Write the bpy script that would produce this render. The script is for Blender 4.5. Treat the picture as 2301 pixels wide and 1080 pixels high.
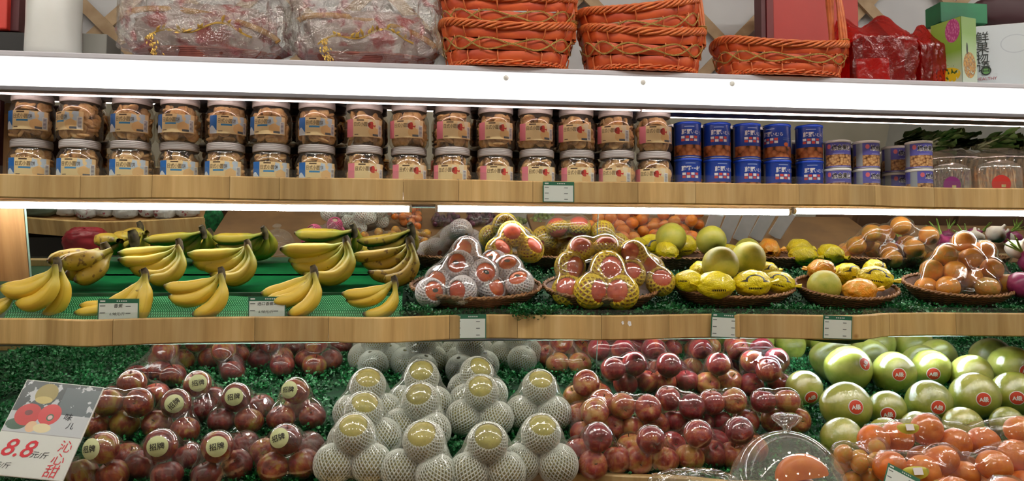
import bpy, bmesh, math, random
import numpy as np
from mathutils import Vector, Matrix
from mathutils.bvhtree import BVHTree
from math import sin, cos, pi, radians, atan2, sqrt

for _o in list(bpy.data.objects): bpy.data.objects.remove(_o)
random.seed(7); np.random.seed(7)
scene = bpy.context.scene
COL = scene.collection
# ------------------------------------------------------------------ camera
F = 1730.0; YAW = radians(7.0); PIT = radians(2.5)
CAM = np.array([0, 0, 1.4])
FW = np.array([sin(YAW)*cos(PIT), cos(YAW)*cos(PIT), sin(PIT)])
RT = np.array([cos(YAW), -sin(YAW), 0.0]); UP = np.cross(RT, FW)
cd = bpy.data.cameras.new('camera'); cd.sensor_width = 36; cd.lens = F/2301*36; cd.clip_start = .02
cam = bpy.data.objects.new('camera', cd); COL.objects.link(cam)
cam.matrix_world = Matrix((( RT[0], UP[0], -FW[0], CAM[0]), (RT[1], UP[1], -FW[1], CAM[1]), (RT[2], UP[2], -FW[2], CAM[2]), (0, 0, 0, 1)))
scene.camera = cam
# ------------------------------------------------------------------ world, colour management
w = bpy.data.worlds.new('world'); scene.world = w; w.use_nodes = True
w.node_tree.nodes['Background'].inputs[0].default_value = (.9, .95, 1, 1)
w.node_tree.nodes['Background'].inputs[1].default_value = .05
scene.view_settings.view_transform = 'Standard'; scene.view_settings.look = 'None'
scene.view_settings.gamma = 1; scene.view_settings.use_curve_mapping = False
scene.view_settings.exposure = 0.08
try:
    scene.cycles.transparent_max_bounces = 32; scene.cycles.max_bounces = 8
    scene.cycles.glossy_bounces = 5; scene.cycles.diffuse_bounces = 5; scene.cycles.caustics_reflective = False
    scene.cycles.caustics_refractive = False; scene.cycles.sample_clamp_indirect = 4
except Exception: pass
TUBE_E, BOX_E, SPOT_E, LED_E, CEIL_E = 31.0, 3.0, 90.0, 14.0, 40.0
# ------------------------------------------------------------------ geometry helpers
def ray(px, py): return FW + (px-1150.5)/F*RT - (py-540)/F*UP
def at(px, py, Y):
    d = ray(px, py); return CAM + d*((Y-CAM[1])/d[1])
def at_z(px, py, Z):
    d = ray(px, py); return CAM + d*((Z-CAM[2])/d[2])
def on_plane(px, py, p0, n):
    d = ray(px, py); return CAM + d*(np.dot(np.asarray(p0)-CAM, n)/np.dot(d, n))
def depth_of(p): return float(np.dot(np.asarray(p)-CAM, FW))

class MB:
    def __init__(s): s.v = []; s.q = []; s.uv = []; s.n = 0
    def add(s, V, faces, uv=None):
        V = np.asarray(V, float).reshape(-1, 3)
        s.v.append(V); s.uv.append(np.zeros((len(V), 2)) if uv is None else np.asarray(uv, float))
        o = s.n; s.q += [tuple(i+o for i in f) for f in faces]; s.n += len(V); return s
    def grid(s, P, cu=False, cv=False, uv=None):
        P = np.asarray(P, float); a, b = P.shape[:2]; fs = []
        for i in range(a if cu else a-1):
            i2 = (i+1) % a
            for j in range(b if cv else b-1):
                j2 = (j+1) % b; fs.append((i*b+j, i2*b+j, i2*b+j2, i*b+j2))
        if uv is None:
            uu, vv = np.meshgrid(np.linspace(0, 1, a), np.linspace(0, 1, b), indexing='ij'); uv = np.stack([uu, vv], -1)
        return s.add(P.reshape(-1, 3), fs, np.asarray(uv).reshape(-1, 2))
    def tube(s, pts, r, seg=6, closed=False, caps=True, flat=1.0):
        P = np.asarray(pts, float); n = len(P); r = np.broadcast_to(np.asarray(r, float), (n,))
        T = np.gradient(P, axis=0)
        if closed: T = np.roll(P, -1, 0)-np.roll(P, 1, 0)
        T /= (np.linalg.norm(T, axis=1, keepdims=True)+1e-12)
        a = np.array([0, 0, 1.]) if abs(T[0][2]) < .9 else np.array([1., 0, 0])
        u = np.cross(T[0], a); u /= np.linalg.norm(u); R = []
        ang = np.linspace(0, 2*pi, seg, endpoint=False)
        for i in range(n):
            u = u-T[i]*np.dot(u, T[i]); u /= (np.linalg.norm(u)+1e-12); v = np.cross(T[i], u)
            R.append(P[i]+r[i]*(np.cos(ang)[:, None]*u*flat+np.sin(ang)[:, None]*v))
        R = np.array(R); vv = np.linspace(0, 1, n)
        uv = np.stack([np.tile(ang/(2*pi), (n, 1)), np.tile(vv[:, None], (1, seg))], -1)
        o = s.n; s.grid(R, cu=closed, cv=True, uv=uv)
        if caps and not closed:
            s.q.append(tuple(o+i for i in range(seg))[::-1]); s.q.append(tuple(o+(n-1)*seg+i for i in range(seg)))
        return s
    def lathe(s, prof, seg=20, sx=1, sy=1, lob=None):
        prof = np.asarray(prof, float); ang = np.linspace(0, 2*pi, seg, endpoint=False); P = []
        for r, z in prof:
            rr = r*(1+(lob(ang) if lob else 0)); P.append(np.stack([rr*np.cos(ang)*sx, rr*np.sin(ang)*sy, np.full(seg, z)], -1))
        uv = np.stack([np.tile(ang/(2*pi), (len(prof), 1)), np.tile(np.linspace(0, 1, len(prof))[:, None], (1, seg))], -1)
        return s.grid(np.array(P)[:, ::-1], cv=True, uv=uv[:, ::-1])
    def box(s, c, size, R=None, bev=0.0):
        c = np.asarray(c, float); h = np.asarray(size, float)/2
        if bev <= 0:
            V = np.array([[x, y, z] for x in (-1, 1) for y in (-1, 1) for z in (-1, 1)])*h
            Fc = [(0, 1, 3, 2), (4, 6, 7, 5), (0, 4, 5, 1), (2, 3, 7, 6), (0, 2, 6, 4), (1, 5, 7, 3)]
        else:
            bm = bmesh.new(); bmesh.ops.create_cube(bm, size=1)
            for v in bm.verts: v.co = Vector(v.co[i]*2*h[i] for i in range(3))
            bmesh.ops.bevel(bm, geom=bm.edges[:], offset=bev, segments=2, affect='EDGES', profile=.5)
            bm.verts.index_update(); V = np.array([v.co[:] for v in bm.verts]); Fc = [tuple(v.index for v in f.verts) for f in bm.faces]; bm.free()
        if R is not None: V = V @ np.array(R).T
        return s.add(V+c, Fc)
    def ball(s, c, r, seg=14, rings=9, sc=(1, 1, 1)):
        t = np.linspace(0, pi, rings); a = np.linspace(0, 2*pi, seg, endpoint=False)
        P = np.stack([np.outer(np.sin(t), np.cos(a))*sc[0], np.outer(np.sin(t), np.sin(a))*sc[1], np.outer(np.cos(t), np.ones(seg))*sc[2]], -1)*r+np.asarray(c)
        return s.grid(P, cv=True)
    def xf(s, M):
        M = np.array(M); s.v = [v @ M[:3, :3].T+M[:3, 3] for v in s.v]; return s
    def mesh(s, name, mat, smooth=True):
        me = bpy.data.meshes.new(name)
        V = np.concatenate(s.v) if s.v else np.zeros((0, 3))
        me.from_pydata(V.tolist(), [], s.q)
        uvl = me.uv_layers.new(name='UVMap'); idx = np.zeros(len(me.loops), dtype=np.int32); me.loops.foreach_get('vertex_index', idx)
        uvl.data.foreach_set('uv', np.concatenate(s.uv)[idx].astype(np.float32).ravel())
        if smooth: me.polygons.foreach_set('use_smooth', np.ones(len(me.polygons), dtype=bool))
        if mat: me.materials.append(mat)
        me.update(); return me

def T(x=0, y=0, z=0): return Matrix.Translation((float(x), float(y), float(z)))
def Rx(a): return Matrix.Rotation(a, 4, 'X')
def Ry(a): return Matrix.Rotation(a, 4, 'Y')
def Rz(a): return Matrix.Rotation(a, 4, 'Z')
def S(x, y=None, z=None): return Matrix.Diagonal((x, x if y is None else y, x if z is None else z, 1))
def TP(p): return T(*p)
ID = Matrix.Identity(4)
def link(name, data, M=ID, parent=None):
    o = bpy.data.objects.new(name, data); COL.objects.link(o)
    if parent: o.parent = parent
    o.matrix_basis = M; return o
def tag(o, label, cat, group=None):
    o['label'] = label; o['category'] = cat
    if group: o['group'] = group
    return o
def part(p, parent):
    name, me, M = p[0], p[1], (p[2] if len(p) > 2 and p[2] is not None else ID)
    o = link(name, me, M, parent)
    if len(p) > 4 and p[4]: o['kind'] = p[4]
    for q in (p[3] if len(p) > 3 and p[3] else []): part(q, o)
    return o
def spawn(name, label, cat, M, parts, group=None):
    r = link(name, None, M); r.empty_display_size = .03; tag(r, label, cat, group)
    for p in parts: part(p, r)
    return r
def single(name, label, cat, me, M=ID, group=None, kids=None):
    o = tag(link(name, me, M), label, cat, group)
    for p in kids or []: part(p, o)
    return o
def struct(name, me, M=ID):
    o = link(name, me, M); o['kind'] = 'structure'; return o
ORD = ['first', 'second', 'third', 'fourth', 'fifth', 'sixth', 'seventh', 'eighth', 'ninth', 'tenth', 'eleventh', 'twelfth', 'thirteenth', 'fourteenth', 'fifteenth', 'sixteenth']
# ------------------------------------------------------------------ materials
def lin(c):
    c = [x/255 for x in c]; return tuple((x/12.92 if x <= .04045 else ((x+.055)/1.055)**2.4) for x in c)+(1,)
class NT:
    def __init__(s, name):
        s.m = bpy.data.materials.new(name); s.m.use_nodes = True; s.t = s.m.node_tree; s.t.nodes.clear()
        s.out = s.n('ShaderNodeOutputMaterial')
    def n(s, typ, **kw):
        x = s.t.nodes.new(typ)
        for k, v in kw.items():
            if k.startswith('i_'):
                k = k[2:]; x.inputs[int(k) if k.isdigit() else k.replace('_', ' ')].default_value = v
            else: setattr(x, k, v)
        return x
    def l(s, a, b): s.t.links.new(a, b)
    def ramp(s, fac, stops):
        r = s.n('ShaderNodeValToRGB'); e = r.color_ramp.elements
        while len(e) > 1: e.remove(e[-1])
        e[0].position = stops[0][0]; e[0].color = stops[0][1]
        for p, c in stops[1:]:
            q = e.new(p); q.color = c
        s.l(fac, r.inputs[0]); return r.outputs[0]
    def mix(s, fac, a, b, blend='MIX'):
        m = s.n('ShaderNodeMix', data_type='RGBA', blend_type=blend)
        for sock, v in ((m.inputs[0], fac), (m.inputs[6], a), (m.inputs[7], b)):
            if isinstance(v, bpy.types.NodeSocket): s.l(v, sock)
            else: sock.default_value = v
        return m.outputs[2]
    def math(s, op, a, b=0.0, c=None):
        m = s.n('ShaderNodeMath', operation=op)
        for i, v in enumerate((a, b) if c is None else (a, b, c)):
            if isinstance(v, bpy.types.NodeSocket): s.l(v, m.inputs[i])
            else: m.inputs[i].default_value = v
        return m.outputs[0]
    def coords(s, kind='Object', stretch=(1, 1, 1), rand=True):
        tc = s.n('ShaderNodeTexCoord'); mp = s.n('ShaderNodeMapping'); mp.inputs['Scale'].default_value = stretch
        s.l(tc.outputs[kind], mp.inputs[0]); o = mp.outputs[0]
        if rand:
            oi = s.n('ShaderNodeObjectInfo'); va = s.n('ShaderNodeVectorMath', operation='ADD'); vm = s.n('ShaderNodeVectorMath', operation='SCALE')
            cx = s.n('ShaderNodeCombineXYZ'); s.l(oi.outputs['Random'], cx.inputs[0]); s.l(oi.outputs['Random'], cx.inputs[2]); s.l(cx.outputs[0], vm.inputs[0]); vm.inputs[3].default_value = 37
            s.l(o, va.inputs[0]); s.l(vm.outputs[0], va.inputs[1]); o = va.outputs[0]
        return o
    def noise(s, vec, scale=5, detail=3, rough=.5, dist=0):
        x = s.n('ShaderNodeTexNoise'); x.inputs['Scale'].default_value = scale; x.inputs['Detail'].default_value = detail; x.inputs['Roughness'].default_value = rough; x.inputs['Distortion'].default_value = dist
        s.l(vec, x.inputs['Vector']); return x.outputs['Fac']
    def uv(s):
        tc = s.n('ShaderNodeTexCoord'); sp = s.n('ShaderNodeSeparateXYZ'); s.l(tc.outputs['UV'], sp.inputs[0]); return sp.outputs[0], sp.outputs[1]
    def rnd(s): return s.n('ShaderNodeObjectInfo').outputs['Random']
    def bump(s, h, strength=.3, dist=.002):
        b = s.n('ShaderNodeBump'); b.inputs['Strength'].default_value = strength; b.inputs['Distance'].default_value = dist; s.l(h, b.inputs['Height']); return b.outputs[0]
    def done(s, col, rough=.5, metal=0, coat=0, normal=None, sss=0, spec=.5, trans=0, emit=None, es=0, alpha=None):
        p = s.n('ShaderNodeBsdfPrincipled')
        for nm, v in (('Base Color', col), ('Roughness', rough), ('Metallic', metal), ('Coat Weight', coat), ('Specular IOR Level', spec), ('Subsurface Weight', sss), ('Transmission Weight', trans)):
            if isinstance(v, bpy.types.NodeSocket): s.l(v, p.inputs[nm])
            elif v is not None: p.inputs[nm].default_value = v
        p.inputs['Coat Roughness'].default_value = .08
        if sss: p.inputs['Subsurface Radius'].default_value = (.01, .005, .003); p.inputs['Subsurface Scale'].default_value = .5
        if normal: s.l(normal, p.inputs['Normal'])
        if emit: p.inputs['Emission Color'].default_value = emit; p.inputs['Emission Strength'].default_value = es
        if alpha is not None: s.l(alpha, p.inputs['Alpha'])
        s.l(p.outputs[0], s.out.inputs[0]); return s.m
def simple(name, c1, c2=None, scale=8, rough=.5, stretch=(1, 1, 1), lo=.35, hi=.65, bump=0, bscale=60, metal=0, coat=0, rand=.0, spec=.5, kind='Object', detail=3, dist=.002):
    k = NT(name); co = k.coords(kind, stretch)
    c = lin(c1)
    if c2 is not None: c = k.ramp(k.noise(co, scale, detail), [(lo, lin(c1)), (hi, lin(c2))])
    if rand:
        hs = k.n('ShaderNodeHueSaturation'); v = k.math('MULTIPLY_ADD', k.rnd(), rand*2, 1-rand); k.l(v, hs.inputs['Value'])
        if isinstance(c, tuple): hs.inputs['Color'].default_value = c
        else: k.l(c, hs.inputs['Color'])
        c = hs.outputs[0]
    nm = k.bump(k.noise(co, bscale, 3), bump, dist) if bump else None
    return k.done(c, rough, metal, coat, nm, spec=spec)
def emis(name, c, e):
    k = NT(name); x = k.n('ShaderNodeEmission'); x.inputs[0].default_value = lin(c); x.inputs[1].default_value = e; k.l(x.outputs[0], k.out.inputs[0]); return k.m
def film(name, tint=(250, 252, 250), haze=.03, hazecol=(255, 255, 255), wr=.35, wscale=45, rough=.06, base=.06, edge=.75, printmask=None, dist=.004):
    k = NT(name); co = k.coords('Object', (1, 1, 1))
    nz = k.noise(co, wscale, 4, .6, .6); nm = k.bump(nz, wr, dist)
    tr = k.n('ShaderNodeBsdfTransparent'); tr.inputs[0].default_value = lin(tint)
    gl = k.n('ShaderNodeBsdfGlossy'); gl.inputs['Roughness'].default_value = rough; gl.inputs[0].default_value = (1, 1, 1, 1); k.l(nm, gl.inputs['Normal'])
    df = k.n('ShaderNodeBsdfDiffuse'); df.inputs[0].default_value = lin(hazecol)
    m0 = k.n('ShaderNodeMixShader'); m0.inputs[0].default_value = haze; k.l(tr.outputs[0], m0.inputs[1]); k.l(df.outputs[0], m0.inputs[2])
    body = m0.outputs[0]
    if printmask: body = printmask(k, co, body)
    lw = k.n('ShaderNodeLayerWeight'); lw.inputs[0].default_value = .3; k.l(nm, lw.inputs['Normal'])
    fac = k.math('MULTIPLY_ADD', k.math('POWER', lw.outputs['Facing'], 3), edge, base)
    m1 = k.n('ShaderNodeMixShader'); k.l(fac, m1.inputs[0]); k.l(body, m1.inputs[1]); k.l(gl.outputs[0], m1.inputs[2])
    k.l(m1.outputs[0], k.out.inputs[0]); return k.m
# ------------------------------------------------------------------ lettering
_tx = {}
def text_pts(body, size=1.0, align='CENTER', stroke=0.0):
    key = (body, align, stroke)
    if key not in _tx:
        cu = bpy.data.curves.new('lettering', 'FONT'); cu.body = body; cu.align_x = align; cu.align_y = 'CENTER'; cu.resolution_u = 2; cu.space_line = .95; cu.offset = stroke
        o = bpy.data.objects.new('lettering', cu); COL.objects.link(o); bpy.context.view_layer.update()
        me = bpy.data.meshes.new_from_object(o.evaluated_get(bpy.context.evaluated_depsgraph_get()))
        V = np.array([v.co[:] for v in me.vertices]); Fc = [tuple(p.vertices) for p in me.polygons]
        c = (V.max(0)+V.min(0))/2; V = V-c
        bpy.data.objects.remove(o); bpy.data.curves.remove(cu); bpy.data.meshes.remove(me); _tx[key] = (V, Fc)
    V, Fc = _tx[key]; return V*size, Fc
def text_flat(name, body, h, mat, shift=(0, 0), rot=0, shear=0, stroke=0.0):
    V, Fc = text_pts(body, h, stroke=stroke); V = V.copy(); V[:, 0] += shear*V[:, 1]
    c, s_ = cos(rot), sin(rot); V = np.stack([c*V[:, 0]-s_*V[:, 1]+shift[0], s_*V[:, 0]+c*V[:, 1]+shift[1], V[:, 2]], -1)
    return MB().add(V, Fc).mesh(name, mat, False)
def frame(z, upv=(0, 0, 1)):
    z = np.asarray(z, float); z = z/np.linalg.norm(z); x = np.cross(upv, z); x /= np.linalg.norm(x); y = np.cross(z, x); return x, y, z
# ------------------------------------------------------------------ common materials
def wood(name, a, b, c, gx=30, gz=2.0, rough=.5, knots=True):
    k = NT(name); co = k.coords('Object', (gx, gx, gz), True)
    g = k.noise(co, 1.0, 4, .6, .4); col = k.ramp(g, [(.3, lin(a)), (.52, lin(b)), (.72, lin(c))])
    co2 = k.coords('Object', (7, 7, 1.2), True); band = k.ramp(k.noise(co2, 1.0, 1), [(.35, (.78, .78, .78, 1)), (.65, (1.12, 1.1, 1.06, 1))])
    col = k.mix(1.0, col, band, 'MULTIPLY')
    if knots:
        vo = k.n('ShaderNodeTexVoronoi'); vo.inputs['Scale'].default_value = 7; k.l(k.coords('Object', (1, 1, 1), True), vo.inputs['Vector'])
        kn = k.ramp(vo.outputs['Distance'], [(.0, (.32, .2, .1, 1)), (.03, (.5, .35, .2, 1)), (.07, (1, 1, 1, 1))]); col = k.mix(1.0, col, kn, 'MULTIPLY')
    v = k.math('MULTIPLY_ADD', k.rnd(), .22, .89); hs = k.n('ShaderNodeHueSaturation'); k.l(v, hs.inputs['Value']); k.l(col, hs.inputs['Color'])
    return k.done(hs.outputs[0], rough, normal=k.bump(g, .12, .001))
W1 = wood('pine_fascia', (174, 140, 86), (200, 167, 110), (214, 186, 132))
W2 = wood('pine_panel', (160, 116, 70), (184, 140, 90), (196, 154, 104), knots=False)
WL = simple('lattice_wood', (150, 122, 88), (172, 146, 112), 20, .6, (1, 1, 1), rand=.1)
MIRROR = NT('mirror_silver'); MIRROR = MIRROR.done((.80, .83, .80, 1), 0.0, 1.0)
GLASSEDGE = simple('mirror_edge', (150, 180, 165), rough=.2)
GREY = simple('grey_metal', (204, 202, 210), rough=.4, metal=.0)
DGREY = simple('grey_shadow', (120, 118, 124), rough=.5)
WHITEP = simple('white_plastic', (225, 226, 222), rough=.35)
WALL = simple('wall_paint', (196, 196, 196), (180, 180, 182), 3, .8)
WALLD = simple('wall_brown', (120, 88, 62), (98, 70, 50), 4, .7)
WALLF = simple('wall_cream', (206, 198, 182), (196, 188, 172), 3, .8)
FLOOR = simple('floor_tile', (196, 190, 180), (180, 174, 164), 4, .35)
CEIL = simple('ceiling_paint', (232, 232, 228), rough=.9)
BLACK = simple('dark_plastic', (26, 24, 24), rough=.5)
MAROON = simple('maroon_panel', (70, 26, 30), (56, 22, 26), 5, .6)
ACRYL = film('acrylic', haze=.008, wr=0.02, base=.03, edge=.4)
TUBE = emis('tube_light', (255, 255, 255), TUBE_E); TUBEL = emis('tube_light_low', (255, 255, 252), TUBE_E*1.7); TUBEC = emis('tube_light_cool', (225, 240, 255), TUBE_E*2.3)
PANEL = emis('light_panel', (255, 253, 246), BOX_E)
LEDP = emis('led_strip', (255, 226, 214), LED_E)
DECKG = simple('green_base', (14, 70, 34), (10, 46, 24), 30, .8)
# ------------------------------------------------------------------ room
XA, XB, YA, YB, ZC = -4.2, 5.2, -3.4, 2.5, 3.0
struct('floor', MB().box(((XA+XB)/2, (YA+YB)/2, -.05), (XB-XA+.4, YB-YA+.4, .1)).mesh('floor', FLOOR, False))
struct('ceiling', MB().box(((XA+XB)/2, (YA+YB)/2, ZC+.05), (XB-XA+.4, YB-YA+.4, .1)).mesh('ceiling', CEIL, False))
struct('wall_back', MB().box(((XA+XB)/2, YB+.05, ZC/2), (XB-XA+.4, .1, ZC)).mesh('wall_back', WALL, False))
struct('wall_front', MB().box(((XA+XB)/2, YA-.05, ZC/2), (XB-XA+.4, .1, ZC)).mesh('wall_front', WALLF, False))
struct('wall_left', MB().box((XA-.05, (YA+YB)/2, ZC/2), (.1, YB-YA, ZC)).mesh('wall_left', WALLF, False))
struct('wall_right', MB().box((XB+.05, (YA+YB)/2, ZC/2), (.1, YB-YA, ZC)).mesh('wall_right', WALL, False))
# ceiling downlights
hous = MB().lathe([(.0, .03), (.085, .03), (.085, 0), (.07, -.004), (.066, .012), (0, .012)], 20).mesh('housing', WHITEP)
lens = MB().lathe([(0, .004), (.064, .004), (.064, .009), (0, .009)], 20).mesh('lens', emis('spot_emission', (255, 248, 236), SPOT_E), False)
for i, x in enumerate((-2.6, -1.5, -.4, .7, 1.8, 2.9, 4.0)):
    for j, y in enumerate((1.15, -.6)):
        spawn('ceiling_downlight', 'round white downlight in the ceiling, %s from the left of the %s row' % (ORD[i], 'shelf-side' if j == 0 else 'aisle'), 'ceiling light', T(x, y, ZC-.035), [('housing', hous), ('lens', lens)], 'ceiling downlights')
ct = MB().tube([(-.72, 0, 0), (.72, 0, 0)], .017, 10).mesh('glowing_tube', emis('added_tube_emission', (255, 250, 242), CEIL_E)); cf = MB().box((0, 0, .03), (1.5, .05, .024), bev=.004).mesh('fixture', WHITEP, False)
for i, x in enumerate((-2.4, -.8, .8, 2.4, 4.0)):  # unseen tubes added for streaks on the film and room fill
    spawn('added_ceiling_tube', 'unseen long tube light added above the aisle for film streaks, %s from the left' % ORD[i], 'ceiling light', T(x, .95, ZC-.045), [('glowing_tube', ct), ('fixture', cf)], 'added ceiling tube lights')
# ------------------------------------------------------------------ fascias
def curve_from(pts, z):
    P = np.array([at_z(px, py, z)[:2] for px, py in pts]); P = P[np.argsort(P[:, 0])]; return P
def smooth_eval(P, xs):
    d = (xs[:, None]-P[None, :, 0])/.085; wgt = np.exp(-d*d)+1e-9
    near = np.interp(xs, P[:, 0], P[:, 1]); return .5*near+.5*(wgt*P[None, :, 1]).sum(1)/wgt.sum(1)
def fascia(parent, P, zt, zb, seams, x0, x1, mat, th=.02):
    xs = [x0]+[s for s in seams if x0 < s < x1]+[x1]
    for a, b in zip(xs[:-1], xs[1:]):
        n = max(6, int((b-a)/.03)); X = np.linspace(a+.0005, b-.0005, n); Y = smooth_eval(P, X); bv = .003
        prof = [(0, zb+bv), (0, zt-bv), (bv, zt), (th, zt), (th, zb), (bv, zb)]
        G = np.array([[(X[i], Y[i]+dy, z) for dy, z in prof] for i in range(n)]); m = MB().grid(G, cv=True)
        m.q.append(tuple(range(5, -1, -1))); m.q.append(tuple((n-1)*6+i for i in range(6)))
        link('fascia_board', m.mesh('fascia_board', mat, False), ID, parent)
Z1T, Z1B, Z2T, Z2B, Z3T = 1.646, 1.587, 1.292, 1.228, .966
f1 = [(0, 389), (70, 392), (122, 393), (226, 394), (313, 392), (435, 392.5), (556, 395.6), (660, 398.4), (800, 399.4), (922, 401.5), (1043, 402.5), (1217, 406.5), (1356, 407.5), (1495, 408.5), (1600, 410), (1640, 411), (1778, 412.6), (1883, 412.8), (1952, 414.5), (2022, 418), (2091, 420.4), (2196, 422), (2301, 422.5)]
f2 = [(0, 771.7), (104, 775), (191, 781), (243, 777), (348, 772.7), (452, 769), (556, 767), (660, 766.5), (730, 768), (802, 771), (889, 771), (958, 764.5), (1028, 759), (1098, 755.8), (1167, 759), (1271, 762), (1358, 764.5), (1445, 763), (1550, 759), (1604, 757.5), (1743, 760), (1848, 763), (1917, 764), (2022, 755), (2091, 752.5), (2195, 755), (2301, 756)]
f3 = [(700, 1094), (850, 1092), (1013, 1078), (1091, 1067), (1178, 1062), (1287, 1064), (1474, 1070), (1700, 1085), (1900, 1092)]
P1 = curve_from(f1, Z1T); P2 = curve_from(f2, Z2B); P3 = curve_from(f3, Z3T)
P2[:, 1] = np.where(P2[:, 1] > 2, 2+(P2[:, 1]-2)*.55, P2[:, 1])
def xat(px, Y=2.0): return float(at(px, 600, Y)[0])
XL, XR = -1.32, 2.35
up_shelf = spawn('wooden_shelf', 'upper pine shelf with wavy front edge holding the jars and tins', 'shelf', T(0, 0, 0), [])
fascia(up_shelf, P1, Z1T, Z1B, [xat(p) for p in (165, 340, 515, 625, 905, 1030, 1198, 1432, 1560, 1790, 1960, 2110)], XL, XR, W1)
mid_shelf = spawn('wooden_shelf', 'middle pine shelf with wavy front edge below the bananas and fruit trays', 'shelf', T(0, 0, 0), [])
fascia(mid_shelf, P2, Z2T, Z2B, [xat(p) for p in (-60, 272, 570, 740, 1012, 1167, 1345, 1500, 1660, 1822, 1990, 2140)], XL, XR, W1)
low_shelf = spawn('wooden_shelf', 'bottom pine shelf with wavy front edge below the apple and pear packs', 'shelf', T(0, 0, 0), [])
fascia(low_shelf, P3, Z3T, Z3T-.075, [xat(p, 1.68) for p in (700, 980, 1250, 1520, 1800)], XL, XR, W1)
def deckmesh(P, y1, z0, z1, mat, drop=.0, th=.012, xa=XL, xb=XR, n=70):
    X = np.linspace(xa, xb, n); Y = smooth_eval(P, X)+.019
    y0 = float(Y.min()); zz = lambda y: z0+(z1-z0)*(y-y0)/(y1-y0)
    G = np.array([[(X[i], Y[i], zz(Y[i])-th), (X[i], Y[i], zz(Y[i])), (X[i], y1, z1), (X[i], y1, z1-th)] for i in range(n)])
    return MB().grid(G, cv=True).mesh('deck', mat, False)
link('deck', deckmesh(P1, 2.42, 1.625, 1.625, W2), ID, up_shelf)

D2A, D2B = np.array([0, 1.97, 1.245]), np.array([0, 2.40, 1.382])          # middle deck, sloping up to the mirror
D3A, D3B = np.array([0, 1.66, .945]), np.array([0, 2.13, 1.0753])           # bottom deck
SL2 = atan2(D2B[2]-D2A[2], D2B[1]-D2A[1]); SL3 = atan2(D3B[2]-D3A[2], D3B[1]-D3A[1])
N2 = np.array([0, -sin(SL2), cos(SL2)]); N3 = np.array([0, -sin(SL3), cos(SL3)])
def d2z(y): return D2A[2]+(y-D2A[1])*math.tan(SL2)
def d3z(y): return D3A[2]+(y-D3A[1])*math.tan(SL3)
def sloped(P, A, B, mat, th=.012, n=70):
    X = np.linspace(XL, XR, n); Y = smooth_eval(P, X)+.019; sl = (B[2]-A[2])/(B[1]-A[1])
    G = np.array([[(X[i], Y[i], A[2]+sl*(Y[i]-A[1])-th), (X[i], Y[i], A[2]+sl*(Y[i]-A[1])), (X[i], B[1], B[2]), (X[i], B[1], B[2]-th)] for i in range(n)])
    return MB().grid(G, cv=True).mesh('deck', mat, False)
link('deck', sloped(P2, D2A, D2B, DECKG), ID, mid_shelf)
link('underside', deckmesh(P2, 2.25, Z2B+.005, Z2B+.012, W2, th=.006), ID, mid_shelf)
link('deck', sloped(P3, D3A, D3B, DECKG), ID, low_shelf)
# ------------------------------------------------------------------ mirrors (leaning forward)
TILT = radians(12.7)
def mirror(xa, xb, yb, zb, h, label, tilt=TILT):
    M = T(0, yb, zb) @ Rx(tilt)
    body = MB().box(((xa+xb)/2, .0035, h/2), (xb-xa, .005, h)).mesh('glass_pane', GLASSEDGE, False)
    silv = MB().add([(xa+(.006 if xa < -1 else .0006), 0, .001), (xb-.0006, 0, .001), (xb-.0006, 0, h-.001), (xa+(.006 if xa < -1 else .0006), 0, h-.001)], [(0, 1, 2, 3)]).mesh('silvered_face', MIRROR, False)
    return spawn('mirror_panel', label, 'mirror', M, [('glass_pane', body), ('silvered_face', silv)])
xm = xat(1342, 2.36)
mirror(-1.115, xm-.0008, 2.392, 1.372, .235, 'leaning mirror panel behind the bananas')
mirror(xm+.0008, XR, 2.392, 1.372, .235, 'leaning mirror panel behind the fruit trays')
xm3 = xat(1337, 2.12)
mirror(XL, xm3-.0008, 2.127, 1.071, .152, 'leaning mirror panel behind the stickered apples and pears')
mirror(xm3+.0008, XR, 2.127, 1.071, .152, 'leaning mirror panel behind the red apples and pomelos')
mirror(-1.06, XR, 2.335, 1.632, .272, 'leaning mirror panel behind the jars and tins', radians(10))
link('end_panel', MB().box((-1.33, 0, .12), (.425, .012, .25)).mesh('end_panel', W2, False), T(0, 2.40, 1.37) @ Rx(TILT), mid_shelf)
link('end_panel', MB().box((-1.325, 2.2, 1.45), (.03, .42, .42)).mesh('end_panel', W2, False), ID, mid_shelf)
link('maroon_panel', MB().box((-1.19, 2.13, 1.74), (.235, .02, .22)).mesh('maroon_panel', MAROON, False), ID, up_shelf)
link('back_board', MB().box(((XL+XR)/2, 2.41, 1.75), (XR-XL, .012, .24)).mesh('back_board', W2, False), ID, up_shelf)
# cabinet below the bottom shelf
link('cabinet_front', MB().box(((XL+XR)/2, 1.85, .44), (XR-XL, .3, .88)).mesh('cabinet_front', W2, False), ID, low_shelf)
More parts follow.
